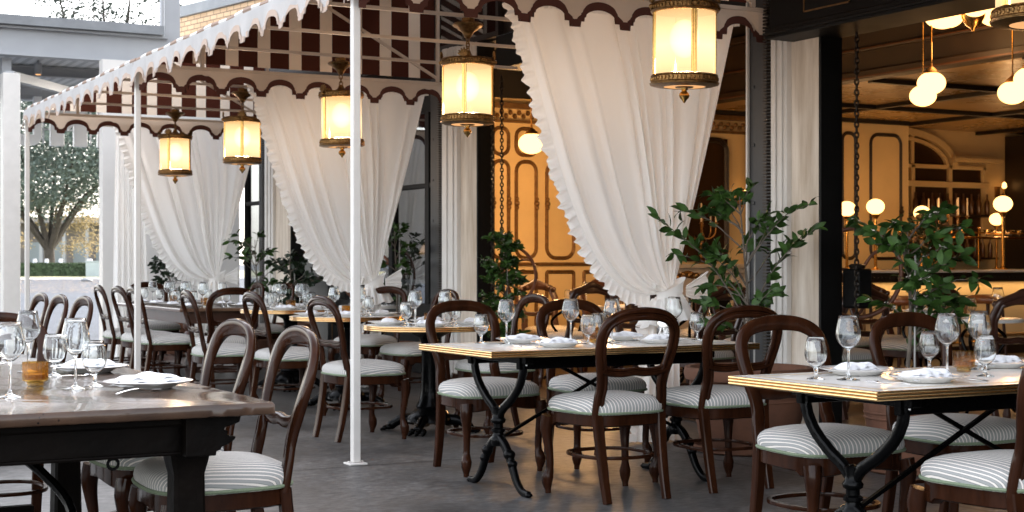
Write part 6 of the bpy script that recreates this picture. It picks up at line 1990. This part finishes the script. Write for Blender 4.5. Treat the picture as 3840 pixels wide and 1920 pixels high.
AT = empty('autumn_tree', (OX, OY + 4, 0.1), 0, 'yellow leaved autumn tree glowing behind the live oak trunk', 'tree', 'street trees')
au_.parent = AT; au_.location = (0, -4, 0); au_.name = 'crown'
b = MB(); b.tube([(1.5, 2, 0), (1.6, 2, 3.5), (1.9, 2.1, 6)], 0.12, 8, ref=(0, 1, 0)); b.build('trunk', M['bark'], AT)
clump_tree('tall_tree', (12.9, 52.0, 0), 'thin topped tree above the steel canopy beam', 5.2, (0, 0, 10.9, 2.6, 2.2, 2.6), 150, 60, 0.16, 9, 0.16, gap=0.85, lmat='oak_leaf_dark')
# hedge
b = MB(); rh = random.Random(6)
for i in range(9000):
    x = rh.uniform(0, 7.5); y = rh.uniform(0, 1.2); z = rh.uniform(0.0, 1.0)
    if rh.random() < 0.7:
        f_ = rh.randrange(3)
        if f_ == 0: y = rh.uniform(0, .08)
        elif f_ == 1: z = 1.0 + rh.uniform(-.06, .05)
        else: x = rh.choice((0, 7.5)) + rh.uniform(-.06, .06)
    a1 = Vector((rh.gauss(0, 1), rh.gauss(0, 1), rh.gauss(0, 1))).normalized() * 0.07; a2 = a1.cross(Vector((rh.gauss(0, 1), rh.gauss(0, 1), rh.gauss(0, 1)))).normalized() * 0.05
    p = Vector((x, y, z)); b.add([p - a1, p + a2, p + a1, p - a2], [(0, 1, 2, 3)])
b.box(0.06, 0.06, 0, 7.44, 1.14, 0.95)
hd = b.build('clipped_hedge', M['hedge'], fixn=False, smooth=False); hd.location = (23.0, 121.5, 0.1); hd.rotation_euler = (0, 0, R(-28.8))
tag(hd, 'low clipped hedge in front of the live oak', 'hedge')
PB = empty('concrete_planter', (26.9, 116.2, 0.05), R(-28.8), 'grey concrete planter box at the end of the hedge', 'planter')
b = MB(); b.box(0, 0, 0, 4.6, 2.4, 1.18); b.build('box', M['planter'], PB, bevel=0.03, smooth=False)
b = MB(); b.box(-0.05, -0.05, 1.181, 4.65, 2.45, 1.25); b.build('rim', M['planter'], PB, smooth=False)
def make_meter():
    T = empty('parking_meter', (0, 0, 0), 0, 'x', 'parking meter', 'parking meters along the kerb')
    b = MB(); b.tube([(0, 0, 0), (0, 0, 1.0)], 0.05, 8); b.build('post', M['meter'], T)
    b = MB(); b.prism([(-0.13, 1.0), (0.13, 1.0), (0.15, 1.3), (0.09, 1.42), (-0.09, 1.42), (-0.15, 1.3)], -0.08, 0.08); b.build('head', M['meter'], T, bevel=0.02)
    return T
pm = placer(make_meter())
for (px, w) in ((133 / 1.49 - 2, 'nearest the steel column, before the hedge'), (117, 'before the middle of the hedge'), (152, 'in front of the oak trunk'), (223, 'first of the close pair at the concrete planter'), (227, 'second of the close pair at the concrete planter')):
    d = 118.0; rx = (px - 1288) / 3800 * d
    pm((0.8763 * rx + 0.4818 * d, -0.4818 * rx + 0.8763 * d, 0.05), R(-28), 'pale parking meter ' + w.replace('nearest', 'next to'), 'parking meters along the kerb')
# background pavilion with white columns
PV = empty('street_pavilion', (30, 165, 0.1), R(-28.8), 'pale low building with white columns behind the oak', 'building')
b = MB(); b.box(-22, 0, 0, 22, 8, 5.2); b.build('wall', mat('pale_stone', (0.20, 0.18, 0.17), 0.9, var=0.12, vscale=0.4), PV, smooth=False)
b = MB(); b.box(-22.4, -1.6, 5.201, 22.4, 8.4, 5.8); b.build('roof', mat('pale_fascia', (0.25, 0.24, 0.24), 0.8), PV, smooth=False)
for i in range(18):
    b = MB(); x = -20 + i * 2.4; b.box(x - 0.17, -1.35, 0, x + 0.17, -1.0, 5.2); b.build('column', M['white_steel'], PV, smooth=False)
    b = MB(); b.box(x + 0.6, -0.05, 0.4, x + 1.9, -0.002, 3.2); b.build('window', mat('grey_window', (0.22, 0.26, 0.28), 0.3) if not bpy.data.materials.get('grey_window') else bpy.data.materials['grey_window'], PV, smooth=False)
# fallen leaves and kerb stones
b = MB(); rl = random.Random(12)
for i in range(2600):
    d = rl.uniform(60, 105); px = rl.uniform(-60, 330); rx = (px - 1288) / 3800 * d
    x = 0.8763 * rx + 0.4818 * d; y = -0.4818 * rx + 0.8763 * d; s = rl.uniform(0.05, 0.13)
    a = rl.uniform(0, 6); b.add([(x + s * math.cos(a), y + s * math.sin(a), -0.012), (x - s * math.sin(a), y + s * math.cos(a), -0.009), (x - s * math.cos(a), y - s * math.sin(a), -0.012), (x + s * math.sin(a), y - s * math.cos(a), -0.010)], [(0, 1, 2, 3)])
o = b.build('fallen_leaves', mat('dry_leaf', (0.22, 0.16, 0.11), 0.9), fixn=False, smooth=False); o['kind'] = 'stuff'
ks = None
for i, px in enumerate((218, 268, 312, 205, 180)):
    d = 96.0; rx = (px - 1288) / 3800 * d
    if px < 210: continue
    b = MB(); b.sphere((0, 0, 0.08), 0.38, 10, 6, 0.45)
    if ks is None:
        ks = b.build('kerb_stone', M['coping']); tag(ks, 'small dark stone lying on the pale street', 'stone', 'dark stones on the street'); o = ks
    else: o = copy_tree(ks)
    o.location = (0.8763 * rx + 0.4818 * d, -0.4818 * rx + 0.8763 * d, -0.02)
